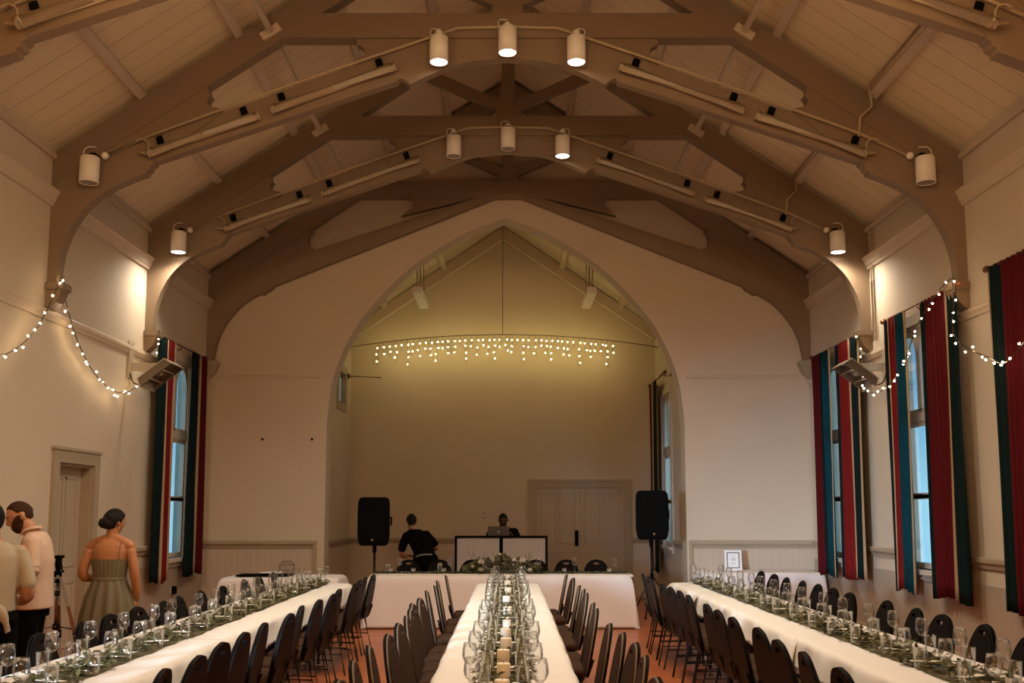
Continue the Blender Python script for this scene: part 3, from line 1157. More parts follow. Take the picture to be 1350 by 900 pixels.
heater(-1, 'aluminium infrared heater on a bracket under the left corbel')
heater(1, 'aluminium infrared heater on a bracket under the right corbel')


# ------------------------------------------------------------------ curtains
def rod(wx, s, y0, y1, z, m, label, brackets):
    x = wx - s * .13
    t = thing('curtain_rod', label, 'curtain rod', (x, (y0 + y1) / 2, z), 0, 'curtain rods above the windows')
    h = (y1 - y0) / 2
    bm = bmesh.new()
    tube(bm, [(0, -h, 0), (0, h, 0)], .016, 10)
    obj('pole', bm, m, t, True)
    for e in (-1, 1):
        bm = bmesh.new()
        tube(bm, [(0, e * h, 0), (0, e * (h + .02), 0), (0, e * (h + .05), 0), (0, e * (h + .09), 0), (0, e * (h + .12), 0)], [.018, .030, .036, .026, .008], 10)
        obj('finial', bm, m, t, True)
    for y in brackets:
        bm = bmesh.new()
        yy = y - (y0 + y1) / 2
        tube(bm, [(s * .13, yy, -.03), (s * .04, yy, -.05), (0, yy, -.02)], .012, 8)
        tube(bm, [(s * .115, yy, -.03), (s * .13, yy, -.03)], .035, 10)
        obj('bracket', bm, m, t, True)
    return t


def curtain(wx, s, y0, y1, z0, z1, stripes, folds, label, seed=0, flare=0.0, amp=.022):
    """pleated striped curtain hanging in front of a side wall; stripes = [(material, fraction)] from far to near"""
    rng = random.Random(seed)
    bm = bmesh.new()
    nu, nv = folds * 8, 22
    mats = []
    edges = []
    acc = 0
    for m, f in stripes:
        acc += f
        if m not in mats:
            mats.append(m)
        edges.append((acc, mats.index(m)))
    ph = [rng.uniform(-.5, .5) for _ in range(folds + 1)]
    x0 = wx - s * .13
    grid = []
    for j in range(nv + 1):
        v = j / nv
        row = []
        for i in range(nu + 1):
            u = i / nu
            a = amp * (.5 + .6 * v)
            w = math.sin(2 * math.pi * folds * u + .8 * math.sin(3 * u + v * 2 + ph[0]) + ph[1] * v)
            w2 = .35 * math.sin(2 * math.pi * folds * 2.3 * u + ph[2] * 4)
            mid = (y0 + y1) / 2
            y = mid + (u - .5) * (y0 - y1) * (1 + flare * v) + .012 * math.sin(4 * v + 9 * u + ph[1] * 5)
            hem = .025 * math.sin(u * 7 + ph[0] * 6)
            z = z1 + (z0 + hem - z1) * v + (.03 * abs(math.sin(math.pi * folds * u)) if v == 0 else 0)
            row.append(bm.verts.new((x0 + a * (w + w2) * .9 - s * .01, y, z)))
        grid.append(row)
    for j in range(nv):
        for i in range(nu):
            f = bm.faces.new((grid[j][i], grid[j][i + 1], grid[j + 1][i + 1], grid[j + 1][i]))
            u = (i + .5) / nu
            f.material_index = next((mi for e, mi in edges if u <= e + 1e-6), edges[-1][1])
    bm.normal_update()
    o = obj('curtain', bm, [M[k] for k in mats], None, True)
    md = o.modifiers.new('thick', 'SOLIDIFY')
    md.thickness = .006
    md.offset = 0
    me = evaluated(o, 'curtain')
    o.modifiers.clear()
    o.data = me
    return tag(o, label, 'curtain', 'striped velvet curtains')


RODZ = 3.88
# right wall, far window
rod(HW, 1, 12.66, 14.60, RODZ, M['brown'], 'dark bronze curtain rod over the far right window beside the arch wall', (12.9, 14.5))
curtain(HW, 1, 13.80, 14.62, .72, RODZ - .02, [('red', .44), ('green', .13), ('teal', .37), ('cream', .06)], 9, 'dark red and green curtain in the right corner beside the arch wall', 1)
curtain(HW, 1, 12.64, 13.56, .74, RODZ - .02, [('green', .12), ('red2', .46), ('cream', .07), ('green', .31), ('cream', .04)], 9, 'bright red and green curtain behind the right heater', 2)
# right wall, middle window
rod(HW, 1, 9.84, 11.74, RODZ, M['copper'], 'copper curtain rod over the middle window of the right wall', (10.0, 10.8, 11.65))
curtain(HW, 1, 11.10, 11.74, .72, RODZ - .02, [('green', .20), ('cream', .05), ('red2', .28), ('teal', .42), ('cream', .05)], 7, 'green, red and teal curtain at the far side of the middle right window', 3)
curtain(HW, 1, 9.80, 10.70, .72, RODZ - .02, [('green', .14), ('red', .52), ('cream', .09), ('green', .25)], 9, 'wide dark red curtain with one cream stripe at the middle right window', 4, flare=.02)
# right wall, near window
rod(HW, 1, 7.3, 9.12, RODZ, M['brown'], 'bronze curtain rod over the near right window at the photo edge', (7.5, 9.05))
curtain(HW, 1, 8.20, 9.14, .70, RODZ - .02, [('cream', .06), ('green', .20), ('red', .60), ('cream', .07), ('green', .07)], 9, 'dark green and red curtain at the right edge of the photo', 5)
# left wall window
rod(-HW, -1, 12.72, 14.62, RODZ, M['brown'], 'dark bronze curtain rod over the left wall window', (12.85, 13.6, 14.55))
curtain(-HW, -1, 12.70, 13.30, .70, RODZ - .02, [('cream', .06), ('red2', .40), ('cream', .08), ('green', .46)], 7, 'green and bright red curtain behind the left heater', 6, flare=-.06)
curtain(-HW, -1, 14.02, 14.72, .72, RODZ - .02, [('red', .42), ('cream', .14), ('green', .44)], 7, 'dark green, cream and red curtain in the left corner beside the arch wall', 7)
# chancel window
rod(CR_, 1, 17.2, 19.0, 4.02, M['brown'], 'bronze curtain rod on the right wall of the chancel', (17.3, 18.9))
curtain(CR_, 1, 18.15, 19.0, .52, 4.0, [('red', .42), ('cream', .22), ('green', .36)], 4, 'dark red, cream and green curtain in the chancel beside the right loudspeaker', 8)
t = thing('wall_rod', 'bare thin rod sticking out beside the small high chancel window', 'rod', (CL + .02, 18.72, 4.16))
bm = bmesh.new()
tube(bm, [(0, 0, 0), (.62, .05, -.02)], .012, 8)
obj('pole', bm, M['wire'], t, True)
obj('bracket', bev(boxes(((-.02, -.03, -.05), (.03, .03, .05))), .006), M['wire'], t)

# small wall fittings
for x, nm in ((-3.78, 'left'), (-3.02, 'right')):
    bm = bmesh.new()
    ball(bm, (x, YA - .01, 2.71), .018)
    tag(obj('wall_stud', bm, M['black'], None, True), 'small black stud on the arch wall, %s one of the pair' % nm, 'stud')
t = thing('light_switch', 'pale light switch on the chancel back wall left of the laptop', 'light switch', (-.47, YE - .012, 1.53))
obj('plate', bev(boxes(((-.04, -.006, -.065), (.04, .012, .065))), .004), M['door'], t)
obj('rocker', bev(boxes(((-.014, -.012, -.025), (.014, -.004, .025))), .003), M['white'], t)
t = thing('wall_plug', 'small black plug in the left wall behind the chairs', 'plug', (-HW + .02, 13.9, .53))
obj('socket_plate', bev(boxes(((-.012, -.06, -.04), (.0, .06, .04))), .004), M['white'], t)
obj('plug_body', bev(boxes(((0, -.045, -.05), (.06, .03, .06))), .01), M['black'], t)


# ------------------------------------------------------------------ banquet chairs
def smooth_outline(half, n=5):
    """symmetric closed outline from its right half (bottom to top)"""
    h = [(p[0], p[1]) for p in smoothline([(x, z, 0) for x, z in half], n)]
    return h + [(-x, z) for x, z in h[::-1] if x > 1e-4]


def panel_with_hole(outer, inner, y0, y1, bulge=0.0):
    """board in the x-z plane with a slot through it"""
    bm = bmesh.new()
    A = [[bm.verts.new((x, y, z)) for x, z in outer] for y in (y0, y1)]
    B = [[bm.verts.new((x, y, z)) for x, z in inner] for y in (y0, y1)]
    for L in (A, B):
        n = len(L[0])
        for i in range(n):
            bm.faces.new((L[0][i], L[1][i], L[1][(i + 1) % n], L[0][(i + 1) % n]))
    polys = [[Vector((x, z, 0)) for x, z in outer], [Vector((x, z, 0)) for x, z in inner]]
    for k in (0, 1):
        vs = A[k] + B[k]
        for t in tessellate_polygon(polys):
            try:
                bm.faces.new([vs[i] for i in t])
            except ValueError:
                pass
    return bm


BACK = [(.0, .405), (.10, .405), (.165, .42), (.192, .47), (.205, .56), (.202, .65), (.182, .75), (.140, .835), (.085, .885), (.0, .905)]
TILT = Matrix.Translation((0, -.215, .42)) @ Matrix.Rotation(R(11), 4, 'X') @ Matrix.Translation((0, 0, -.42))


def inset(half, d):
    return [(max(0, x - d) if x > 0 else 0, z - d if z > .8 else (z + d if z < .45 else z)) for x, z in half]


def make_chair(pad, pipe):
    t = thing('banquet_chair', 'chair', 'chair')
    slot = [(.046 * math.cos(2 * math.pi * k / 14), .842 + .018 * math.sin(2 * math.pi * k / 14)) for k in range(14)]

    def tilted(bm):
        for v in bm.verts:
            v.co = TILT @ v.co
        return bm
    sb = panel_with_hole(smooth_outline(BACK), slot, -.012, .0)
    obj('back_shell', tilted(sb), M['shell'], t)
    pb = panel_with_hole(smooth_outline(inset(BACK, .014)), slot, .0, .020)
    obj('back_pad', tilted(pb), M[pad], t)
    bm = bmesh.new()
    o = smooth_outline(inset(BACK, .008), 4)
    tube(bm, [(x, .008, z) for x, z in o] + [(o[0][0], .008, o[0][1])], .006, 6)
    obj('piping', tilted(bm), M[pipe], t)
    # seat: rounded front, thick pad
    seat = [(-.19, -.20), (.19, -.20), (.205, -.12), (.21, .05), (.195, .17), (.15, .215), (0, .225), (-.15, .215), (-.195, .17), (-.21, .05), (-.205, -.12)]
    seat = [(p[0], p[1]) for p in smoothline([(x, y, 0) for x, y in seat] + [(-.19, -.20, 0)], 3)][:-1]
    bm = bmesh.new()
    rings = []
    for sc, z in ((.90, .415), (.985, .425), (1.0, .45), (.97, .472), (.88, .484), (.5, .490)):
        rings.append([bm.verts.new((x * sc, y * sc, z)) for x, y in seat])
    n = len(seat)
    for a, b in zip(rings, rings[1:]):
        for i in range(n):
            bm.faces.new((a[i], a[(i + 1) % n], b[(i + 1) % n], b[i]))
    bm.faces.new(rings[0][::-1])
    bm.faces.new(rings[-1])
    obj('seat', bm, M['fabric'], t, True)
    # frame
    bm = bmesh.new()
    for s in (-1, 1):
        tube(bm, [(s * .175, .18, .405), (s * .18, -.19, .405)], [(.011, .011)] * 2, 4)
    tube(bm, [(-.18, .18, .405), (.18, .18, .405)], .011, 4)
    tube(bm, [(-.18, -.19, .405), (.18, -.19, .405)], .011, 4)
    obj('seat_frame', bm, M['blackmetal'], t)
    for s in (-1, 1):
        bm = bmesh.new()
        tube(bm, [(s * .18, .175, .41), (s * .195, .215, .012)], [.0125, .0105], 6)
        lg = obj('leg', bm, M['blackmetal'], t)
        bm = bmesh.new()
        tube(bm, [(s * .18, -.17, .41), (s * .20, -.255, .012)], [.0125, .0105], 6)
        obj('leg', bm, M['blackmetal'], t)
        bm = bmesh.new()
        tube(bm, [(s * .165, -.175, .405), (s * .165, -.222, .42), tuple(TILT @ Vector((s * .165, -.026, .55)))], .010, 6)
        obj('back_support', bm, M['blackmetal'], t)
    bm = bmesh.new()
    for s in (-1, 1):
        tube(bm, [(s * .188, .195, .22), (s * .190, -.213, .21)], .008, 6)
    tube(bm, [(-.19, -.01, .215), (.19, -.01, .215)], .008, 6)
    obj('stretcher', bm, M['blackmetal'], t)
    return t


CHAIRS = {'brown': ['fabric', 'piping', None], 'black': ['darkpad', 'shell', None]}


def place_chair(kind, x, y, rz, label, group):
    c = CHAIRS[kind]
    if c[2] is None:
        t = c[2] = make_chair(c[0], c[1])
        t.location = (x, y, 0)
        t.rotation_euler = (0, 0, rz)
        t['label'] = label
        t['group'] = group
        return t
    return dup(c[2], (x, y, 0), rz, label, group)


E_, W_, S_ = -math.pi / 2, math.pi / 2, math.pi      # facing +x, -x, -y
rows = [
    ('left long table', 'wall side', -2.49, E_, [12.02, 11.30, 10.76, 9.83, 9.27, 8.69, 8.18, 7.70, 7.16, 6.72, 6.07, 5.50, 4.95], .03),
    ('left long table', 'aisle side', -1.86, W_, [11.60, 11.13, 10.68, 10.22, 9.45, 8.93, 8.35, 7.79, 7.24, 6.62, 6.12, 5.67, 5.16, 4.70], .03),
    ('centre long table', 'left side', -.42, E_, [11.46, 10.6, 9.93, 9.27, 8.46, 7.98, 7.52, 7.05, 6.58, 6.00, 5.53, 4.97, 4.40], .03),
    ('centre long table', 'right side', .40, W_, [11.59, 10.99, 9.93, 9.45, 8.98, 8.05, 7.58, 6.60, 6.11, 5.62, 5.16, 4.47], .03),
    ('right long table', 'aisle side', 1.86, E_, [11.72, 11.25, 10.80, 10.18, 9.73, 9.28, 8.79, 7.95, 7.49, 7.00, 6.37, 5.77, 5.25, 4.77], .03),
    ('right long table', 'wall side', 2.78, W_, [12.24, 11.62, 11.10, 10.58, 10.08, 9.60, 9.01, 8.25, 7.63, 7.12, 6.54, 5.93, 5.40], .03),
]
rng = random.Random(11)
for tb, sd, x, rz, ys, j in rows:
    for i, y in enumerate(ys):
        place_chair('brown' if 'centre' in tb else 'black', x + rng.uniform(-j, j), y + rng.uniform(-.01, .01), rz + rng.uniform(-.09, .09),
                    '%s chair, %s of the %s, %s from far end' % ('brown' if 'centre' in tb else 'black', sd, tb, ORD[i]), 'banquet chairs at the long tables')
for i, x in enumerate((-1.50, -1.02, -.56, -.08, .42, .86, 1.30)):
    place_chair('black', x, 14.78 + rng.uniform(-.02, .02), S_ + rng.uniform(-.06, .06),
                'black banquet chair behind the head table, %s from the left' % ORD[i], 'banquet chairs behind the head table')


# ------------------------------------------------------------------ tables and cloths
def trestle(x, y, rz, L, label, group='folding tables'):
    t = thing('folding_table', label, 'table', (x, y, 0), rz, group)
    obj('tabletop', bev(boxes(((-L / 2, -.36, .70), (L / 2, .36, .73))), .006), M['paper'], t)
    for e in (-1, 1):
        bm = bmesh.new()
        for q in (-1, 1):
            tube(bm, [(e * (L / 2 - .22), q * .28, .70), (e * (L / 2 - .20), q * .30, .012)], .014, 8)
        tube(bm, [(e * (L / 2 - .21), -.29, .36), (e * (L / 2 - .21), .29, .36)], .011, 8)
        tube(bm, [(e * (L / 2 - .21), 0, .36), (e * (L / 2 - .7), 0, .70)], .010, 8)
        obj('leg_frame', bm, M['blackmetal'], t)
    return t


def drape(name, cx, cy, w, l, z, dw, dl0, dl1, m, label, cat='tablecloth', group=None, seed=0, flare=.10, wave=.012, nw=10, res=.035, side0=None, ear=False):
    """cloth over a rectangular top (w along x, l along y) hanging dw at the sides, dl0 / dl1 at the near / far ends"""
    rng = random.Random(seed)
    p1, p2, p3 = [rng.uniform(0, 6) for _ in range(3)]

    def axis(half, d0, d1):
        out = []
        n = max(3, int(d0 / res)) if d0 > 0 else 0
        out += [(-half, -d0 + d0 * k / n) for k in range(n)] if n else []
        k0 = max(4, int(2 * half / (res * 2.2)))
        out += [(-half + 2 * half * k / k0, 0.0) for k in range(k0 + 1)]
        n = max(3, int(d1 / res)) if d1 > 0 else 0
        out += [(half, d1 * (k + 1) / n) for k in range(n)] if n else []
        return out
    U = axis(w / 2, dw, side0 if side0 is not None else dw)
    V = axis(l / 2, dl0, dl1)
    bm = bmesh.new()
    g = []
    for v, ev in V:
        row = []
        for u, eu in U:
            d = math.hypot(eu, ev)
            f = min(1, d / .05)
            ear_t = max(0.0, 1 - (v + l / 2) / .22) if ear and eu else 0.0
            rip = wave * f * (math.sin(v * 9 + p1 + eu) + .6 * math.sin(v * 23 + p2) + .5 * math.sin(u * 15 + p3)) * min(1.0, d / .12 + .25)
            ox = oy = 0
            if eu:
                ox = (1 if eu > 0 else -1) * (.010 * f + flare * abs(eu) + rip + ear_t * (.02 + .16 * abs(eu)) * f)
                d *= 1 + .45 * ear_t
            if ev:
                oy = (1 if ev > 0 else -1) * (.010 * f + flare * abs(ev) + rip)
            if eu and ev:           # corner: folds outwards in a soft cone
                ox *= 1 + .3 * min(1, abs(ev) / .2)
                oy *= 1 + .3 * min(1, abs(eu) / .2)
            zz = z - d + (.004 if d == 0 else 0) + (.0015 * math.sin(v * 11 + u * 7 + p2) if d == 0 else 0)
            row.append(bm.verts.new((cx + u + ox, cy + v + oy, max(.012, zz))))
        g.append(row)
    for a, b in zip(g, g[1:]):
        for i in range(len(U) - 1):
            bm.faces.new((a[i], a[i + 1], b[i + 1], b[i]))
    o = obj(name, bm, m, None, True)
    md = o.modifiers.new('s', 'SUBSURF')
    md.levels = 1
    md.render_levels = 1
    m2 = o.modifiers.new('t', 'SOLIDIFY')
    m2.thickness = .0025
    m2.offset = 1
    me = evaluated(o, name)
    o.modifiers.clear()
    o.data = me
    return tag(o, label, cat, group)


TX = {'left': -2.30, 'centre': 0.0, 'right': 2.39}
TFAR = {'left': 12.38, 'centre': 12.38, 'right': 12.52}
for nm, tx in TX.items():
    for i in range(5):
        yc = TFAR[nm] - .92 - i * 1.85
        trestle(tx, yc, math.pi / 2, 1.83, 'folding table under the %s cloth from the far end of the %s row' % (ORD[i], nm))
        far = i == 0
        drape('tablecloth', tx, yc + (0 if far else .04), .76, 1.85 + (0 if far else .10), .7315 + .004 * i, .19, .0 if i < 4 else .2, .22 if far else .0, M['cloth'],
              'white tablecloth on the %s long table, %s from the far end' % (nm, ORD[i]), 'tablecloth', 'white cloths along the long tables', 20 + i + int(tx * 10), flare=.14, wave=.016, ear=i < 4)

for i, x in enumerate((-1.02, .83)):
    trestle(x, 14.40, 0, 1.83, 'folding table under the %s half of the head table cloth' % ('left', 'right')[i])
drape('tablecloth', -.12, 14.40, 3.64, .72, .7325, .70, .715, .30, M['cloth2'], 'floor-length white tablecloth over the head table', 'tablecloth', None, 77, flare=.10, wave=.016, res=.06)
trestle(-3.05, 13.75, 0, 1.5, 'folding table under the white cloth in the left far corner')
drape('tablecloth', -3.05, 13.75, 1.55, .74, .7325, .42, .42, .3, M['cloth2'], 'white cloth on the small side table in the left far corner', 'tablecloth', None, 78, flare=.10, wave=.014, res=.05)
trestle(3.66, 14.84, 0, 1.70, 'folding table under the white cloth against the right part of the arch wall')
drape('tablecloth', 3.66, 14.84, 1.76, .70, .7325, .40, .45, .0, M['cloth2'], 'white cloth on the side table carrying the framed sign', 'tablecloth', None, 79, flare=.10, wave=.014, res=.05)


# ------------------------------------------------------------------ loudspeakers and the music booth
def speaker(x, y, z, rz, label, stand_label):
    st = thing('speaker_stand', stand_label, 'speaker stand', (x, y, 0), rz, 'black tripod speaker stands')
    bm = bmesh.new()
    tube(bm, [(0, 0, .30), (0, 0, z + .02)], .018, 10)
    obj('pole', bm, M['blackmetal'], st, True)
    bm = bmesh.new()
    tube(bm, [(0, 0, .62), (0, 0, .70)], .03, 10)
    tube(bm, [(0, 0, .28), (0, 0, .34)], .03, 10)
    obj('collar', bm, M['black'], st, True)
    for k in range(3):
        a = R(90 + 120 * k)
        c, s_ = math.cos(a), math.sin(a)
        bm = bmesh.new()
        tube(bm, [(.02 * c, .02 * s_, .66), (.46 * c, .46 * s_, .02)], .012, 8)
        tube(bm, [(.02 * c, .02 * s_, .31), (.23 * c, .23 * s_, .36)], .008, 6)
        lg = obj('leg', bm, M['blackmetal'], st, True)
        bm = bmesh.new()
        ball(bm, (.46 * c, .46 * s_, .022), .02)
        obj('rubber_foot', bm, M['black'], lg, True)
    t = thing('loudspeaker', label, 'loudspeaker', (x, y, z), rz, 'covered black loudspeakers on stands')
    bm = bmesh.new()
    # tapered cabinet under a stretch cover: wide front (-y), rounded corners, slight waist to the base
    rings = []
    for q, w in ((0.0, .84), (.05, .93), (.15, 1.0), (.55, 1.0), (.66, .97), (.70, .90), (.715, .80)):
        ring = []
        for px, py in ((-.235, -.15), (-.20, -.185), (.20, -.185), (.235, -.15), (.20, .14), (.13, .20), (-.13, .20), (-.20, .14)):
            ring.append(bm.verts.new((px * w, py * w, q)))
        rings.append(ring)
    for a, b in zip(rings, rings[1:]):
        for i in range(8):
            bm.faces.new((a[i], a[(i + 1) % 8], b[(i + 1) % 8], b[i]))
    bm.faces.new(rings[0][::-1])
    bm.faces.new(rings[-1])
    bev(bm, .012, 2)
    obj('cabinet', bm, M['black'], t)
    bm = bmesh.new()
    lathe(bm, [(0, .004), (.014, .003), (.016, 0), (0, 0)], 12)
    for v in bm.verts:
        v.co = Matrix.Translation((-.0, -.186, .085)) @ Matrix.Rotation(R(90), 4, 'X') @ v.co
    obj('badge', bm, M['chrome'], t)
    bm = bmesh.new()
    tube(bm, [(.225, -.04, .30), (.255, -.04, .30), (.255, -.04, .42), (.225, -.04, .42)], .014, 8)
    obj('handle', bm, M['black'], t)
    bm = bmesh.new()
    tube(bm, [(0, 0, -.10), (0, 0, .01)], .03, 10)
    obj('socket', bm, M['black'], t)
    return t


speaker(-2.0, 15.0, 1.105, R(-4), 'covered black loudspeaker on a stand left of the head table', 'black tripod stand carrying the left loudspeaker')
speaker(2.10, 14.75, 1.20, R(5), 'covered black loudspeaker on a stand right of the double door', 'black tripod stand carrying the right loudspeaker')

t = thing('music_booth', 'music booth front of two white cloth panels in a black frame', 'booth', (-.125, 16.75, 0))
for s in (-1, 1):
    x0, x1 = sorted((s * .03, s * .735))
    obj('cloth_panel', boxes(((x0, -.012, .14), (x1, .0, 1.17))), M['booth'], t)
bm = boxes(((-.775, -.03, .06), (-.735, .03, 1.205)), ((.735, -.03, .06), (.775, .03, 1.205)), ((-.03, -.03, .06), (.03, .03, 1.17)),
           ((-.735, -.03, 1.17), (.735, .03, 1.205)), ((-.735, -.03, .10), (-.03, .03, .14)), ((.03, -.03, .10), (.735, .03, .14)))
obj('frame', bm, M['black'], t)
for s in (-1, 0, 1):
    obj('foot', bev(boxes(((s * .755 - .03, -.16, 0), (s * .755 + .03, .16, .06))), .006), M['black'], t)
t = thing('booth_table', 'black table behind the booth front carrying the laptop', 'table', (-.125, 17.12, 0))
obj('tabletop', bev(boxes(((-.70, -.28, 1.135), (.70, .28, 1.175))), .006), M['black'], t)
for sx in (-1, 1):
    for sy in (-1, 1):
        bm = bmesh.new()
        tube(bm, [(sx * .64, sy * .23, 1.14), (sx * .66, sy * .24, 0)], .018, 8)
        obj('leg', bm, M['blackmetal'], t)
t = thing('laptop', 'open silver laptop seen from behind on the music booth', 'laptop', (-.17, 17.03, 1.175), R(180))
obj('keyboard_base', bev(boxes(((-.18, -.06, .0), (.18, .19, .016))), .004), M['laptop'], t)
m = Matrix.Translation((0, .185, .016)) @ Matrix.Rotation(R(-14), 4, 'X')
m = Matrix.Translation((0, .19, .014)) @ Matrix.Rotation(R(-12), 4, 'X')
bm = bmesh.new()
box(bm, (-.18, -.004, 0), (.18, .004, .175), 0, m)
sc = obj('screen_lid', bm, M['laptop'], t)
bm = bmesh.new()
lathe(bm, [(0, .0012), (.016, .001), (.017, 0), (0, 0)], 16)
for v in bm.verts:
    v.co = m @ Matrix.Translation((0, .0042, .085)) @ Matrix.Rotation(R(-90), 4, 'X') @ v.co
obj('logo', bm, M['logo'], sc)

# ------------------------------------------------------------------ framed sign, tripod
t = thing('framed_sign', 'white framed sign with a printed card standing on the right side table', 'sign', (3.35, 14.98, .738), R(-4))
m = Matrix.Rotation(R(-9), 4, 'X')
bm = bmesh.new()
for a, b in (((-.125, -.012, 0), (-.095, .010, .30)), ((.095, -.012, 0), (.125, .010, .30)), ((-.095, -.012, 0), (.095, .010, .03)), ((-.095, -.012, .27), (.095, .010, .30))):
    box(bm, a, b, 0, m)
obj('frame', bm, M['logo'], t)
bm = bmesh.new()
box(bm, (-.095, -.004, .03), (.095, .0, .27), 0, m)
obj('dark_mat', bm, M['ink'], t)
bm = bmesh.new()
box(bm, (-.078, -.008, .046), (.078, -.004, .254), 0, m)
cd = obj('card', bm, M['logo'], t)
bm = bmesh.new()
rng = random.Random(4)
for z, w, h in ((.215, .05, .003), (.200, .06, .003), (.165, .075, .013), (.145, .055, .010), (.115, .08, .004), (.103, .07, .004), (.091, .05, .004)):
    x = -w / 2
    while x < w / 2:
        q = rng.uniform(.005, .014)
        box(bm, (x, -.0088, z), (min(x + q, w / 2), -.008, z + h), 0, m)
        x += q + .003
obj('lettering', bm, M['ink2'], cd)
bm = bmesh.new()
box(bm, (-.03, .01, .0), (.03, .014, .2), 0, Matrix.Translation((0, .085, 0)) @ Matrix.Rotation(R(14), 4, 'X'))
obj('easel_back', bm, M['ink'], t)

t = thing('camera_tripod', 'slim camera tripod standing in front of the left door', 'tripod', (-3.90, 8.75, 0))
H = 1.26
bm = bmesh.new()
tube(bm, [(0, 0, .62), (0, 0, 1.10)], .016, 10)
obj('centre_column', bm, M['chrome'], t, True)
bm = bmesh.new()
tube(bm, [(0, 0, 1.00), (0, 0, 1.10)], .034, 10)
obj('shoulder_collar', bm, M['black'], t, True)
bm = bmesh.new()
tube(bm, [(0, 0, .60), (0, 0, .65)], .026, 10)
obj('brace_collar', bm, M['black'], t, True)
bm = bmesh.new()
tube(bm, [(0, 0, .89), (0, 0, .93)], .022, 10)
obj('column_clamp', bm, M['black'], t, True)
bm = bmesh.new()
tube(bm, [(0, 0, 1.10), (0, 0, 1.15), (0, 0, 1.20), (0, 0, 1.21)], [.022, .030, .026, .03], 12)
box(bm, (-.03, -.045, 1.21), (.03, .045, 1.235))
tube(bm, [(.0, -.02, 1.18), (.10, -.12, 1.10)], .008, 8)
obj('tilt_head', bm, M['black'], t)
for k in range(3):
    a = R(-15 + 120 * k)
    c, s_ = math.cos(a), math.sin(a)
    up = Vector((.028 * c, .028 * s_, 1.05))
    ft = Vector((.40 * c, .40 * s_, .0))
    bm = bmesh.new()
    tube(bm, [up, up.lerp(ft, .48)], .015, 8)
    tube(bm, [up.lerp(ft, .46), up.lerp(ft, .985)], .011, 8)
    lg = obj('leg', bm, M['chrome'], t, True)
    bm = bmesh.new()
    tube(bm, [up.lerp(ft, .45), up.lerp(ft, .51)], .020, 8)
    tube(bm, [up.lerp(ft, .96), ft + Vector((0, 0, .012))], [.014, .018], 8)
    tube(bm, [up.lerp(ft, .42), (0, 0, .63)], .007, 6)
    obj('leg_lock', bm, M['black'], lg, True)


# ------------------------------------------------------------------ table settings
def make_wine():
    t = thing('wine_glass', 'x', 'wine glass')
    bm = bmesh.new()
    lathe(bm, [(.004, .095), (.018, .100), (.033, .118), (.0395, .142), (.037, .172), (.031, .205), (.0302, .205), (.036, .172), (.0385, .142), (.032, .120), (.017, .103), (.0, .099)], 18)
    obj('bowl', bm, M['glass'], t, True)
    bm = bmesh.new()
    lathe(bm, [(0, .098), (.0055, .096), (.0038, .085), (.0035, .03), (.006, .008), (.0, .006)], 10)
    obj('stem', bm, M['glass'], t, True)
    bm = bmesh.new()
    lathe(bm, [(0, .0075), (.012, .006), (.034, .002), (.034, .0), (0, 0)], 18)
    obj('foot', bm, M['glass'], t, True)
    return t


def tumbler_mesh():
    bm = bmesh.new()
    lathe(bm, [(0, .012), (.025, .012), (.0285, .03), (.033, .118), (.0345, .118), (.030, .028), (.026, 0), (0, 0)], 18)
    return bm


TOPZ = .7375 + .004 * 4


class Copier:
    """first call keeps the prototype, later calls copy it with its parts"""
    def __init__(self, make):
        self.make = make
        self.p = None

    def __call__(self, loc, label, group, rz=0.0):
        if self.p is None:
            self.p = self.make()
            self.p.location = loc
            self.p.rotation_euler = (0, 0, rz)
            self.p['label'] = label
            self.p['group'] = group
            return self.p
        return dup(self.p, loc, rz, label, group)


def make_tumbler():
    o = obj('tumbler', tumbler_mesh(), M['glass'], None, True)
    return tag(o, 'x', 'tumbler')


def make_candle():
    t = thing('pillar_candle', 'x', 'candle')
    bm = bmesh.new()
    lathe(bm, [(0, .0), (.033, .0), (.035, .004), (.035, .088), (.032, .092), (.012, .086), (0, .085)], 18)
    obj('wax', bm, M['candle'], t, True)
    bm = bmesh.new()
    tube(bm, [(0, 0, .085), (.001, .001, .094), (.003, .001, .099)], .0012, 5)
    obj('wick', bm, M['black'], t)
    return t


def make_votive():
    t = thing('votive_holder', 'x', 'votive')
    bm = bmesh.new()
    lathe(bm, [(0, .006), (.026, .006), (.031, .062), (.0335, .062), (.029, 0), (0, 0)], 16)
    obj('cup', bm, M['glass'], t, True)
    bm = bmesh.new()
    lathe(bm, [(0, .007), (.024, .007), (.026, .042), (.010, .040), (0, .040)], 14)
    obj('candle', bm, M['candle'], t, True)
    return t


def make_cage():
    """geometric wire candle holder"""
    t = thing('wire_candle_holder', 'x', 'candle holder')
    bm = bmesh.new()
    n = 8

    def ring(r, z, o=0):
        return [Vector((r * math.cos(2 * math.pi * (k + o) / n), r * math.sin(2 * math.pi * (k + o) / n), z)) for k in range(n)]
    a, b, c, d = ring(.055, .004), ring(.105, .085, .5), ring(.105, .155, 0), ring(.060, .205, .5)
    for L in (a, b, c, d):
        for k in range(n):
            tube(bm, [L[k], L[(k + 1) % n]], .0022, 4)
    for P_, Q, o in ((a, b, -1), (b, c, 0), (c, d, -1)):
        for k in range(n):
            tube(bm, [P_[k], Q[k]], .0020, 4)
            tube(bm, [P_[k], Q[(k + (1 if o == 0 else -1)) % n]], .0020, 4)
    obj('wire_cage', bm, M['wire'], t)
    bm = bmesh.new()
    lathe(bm, [(0, 0), (.06, 0), (.06, .004), (0, .004)], 12)
    obj('base_plate', bm, M['wire'], t)
    return t


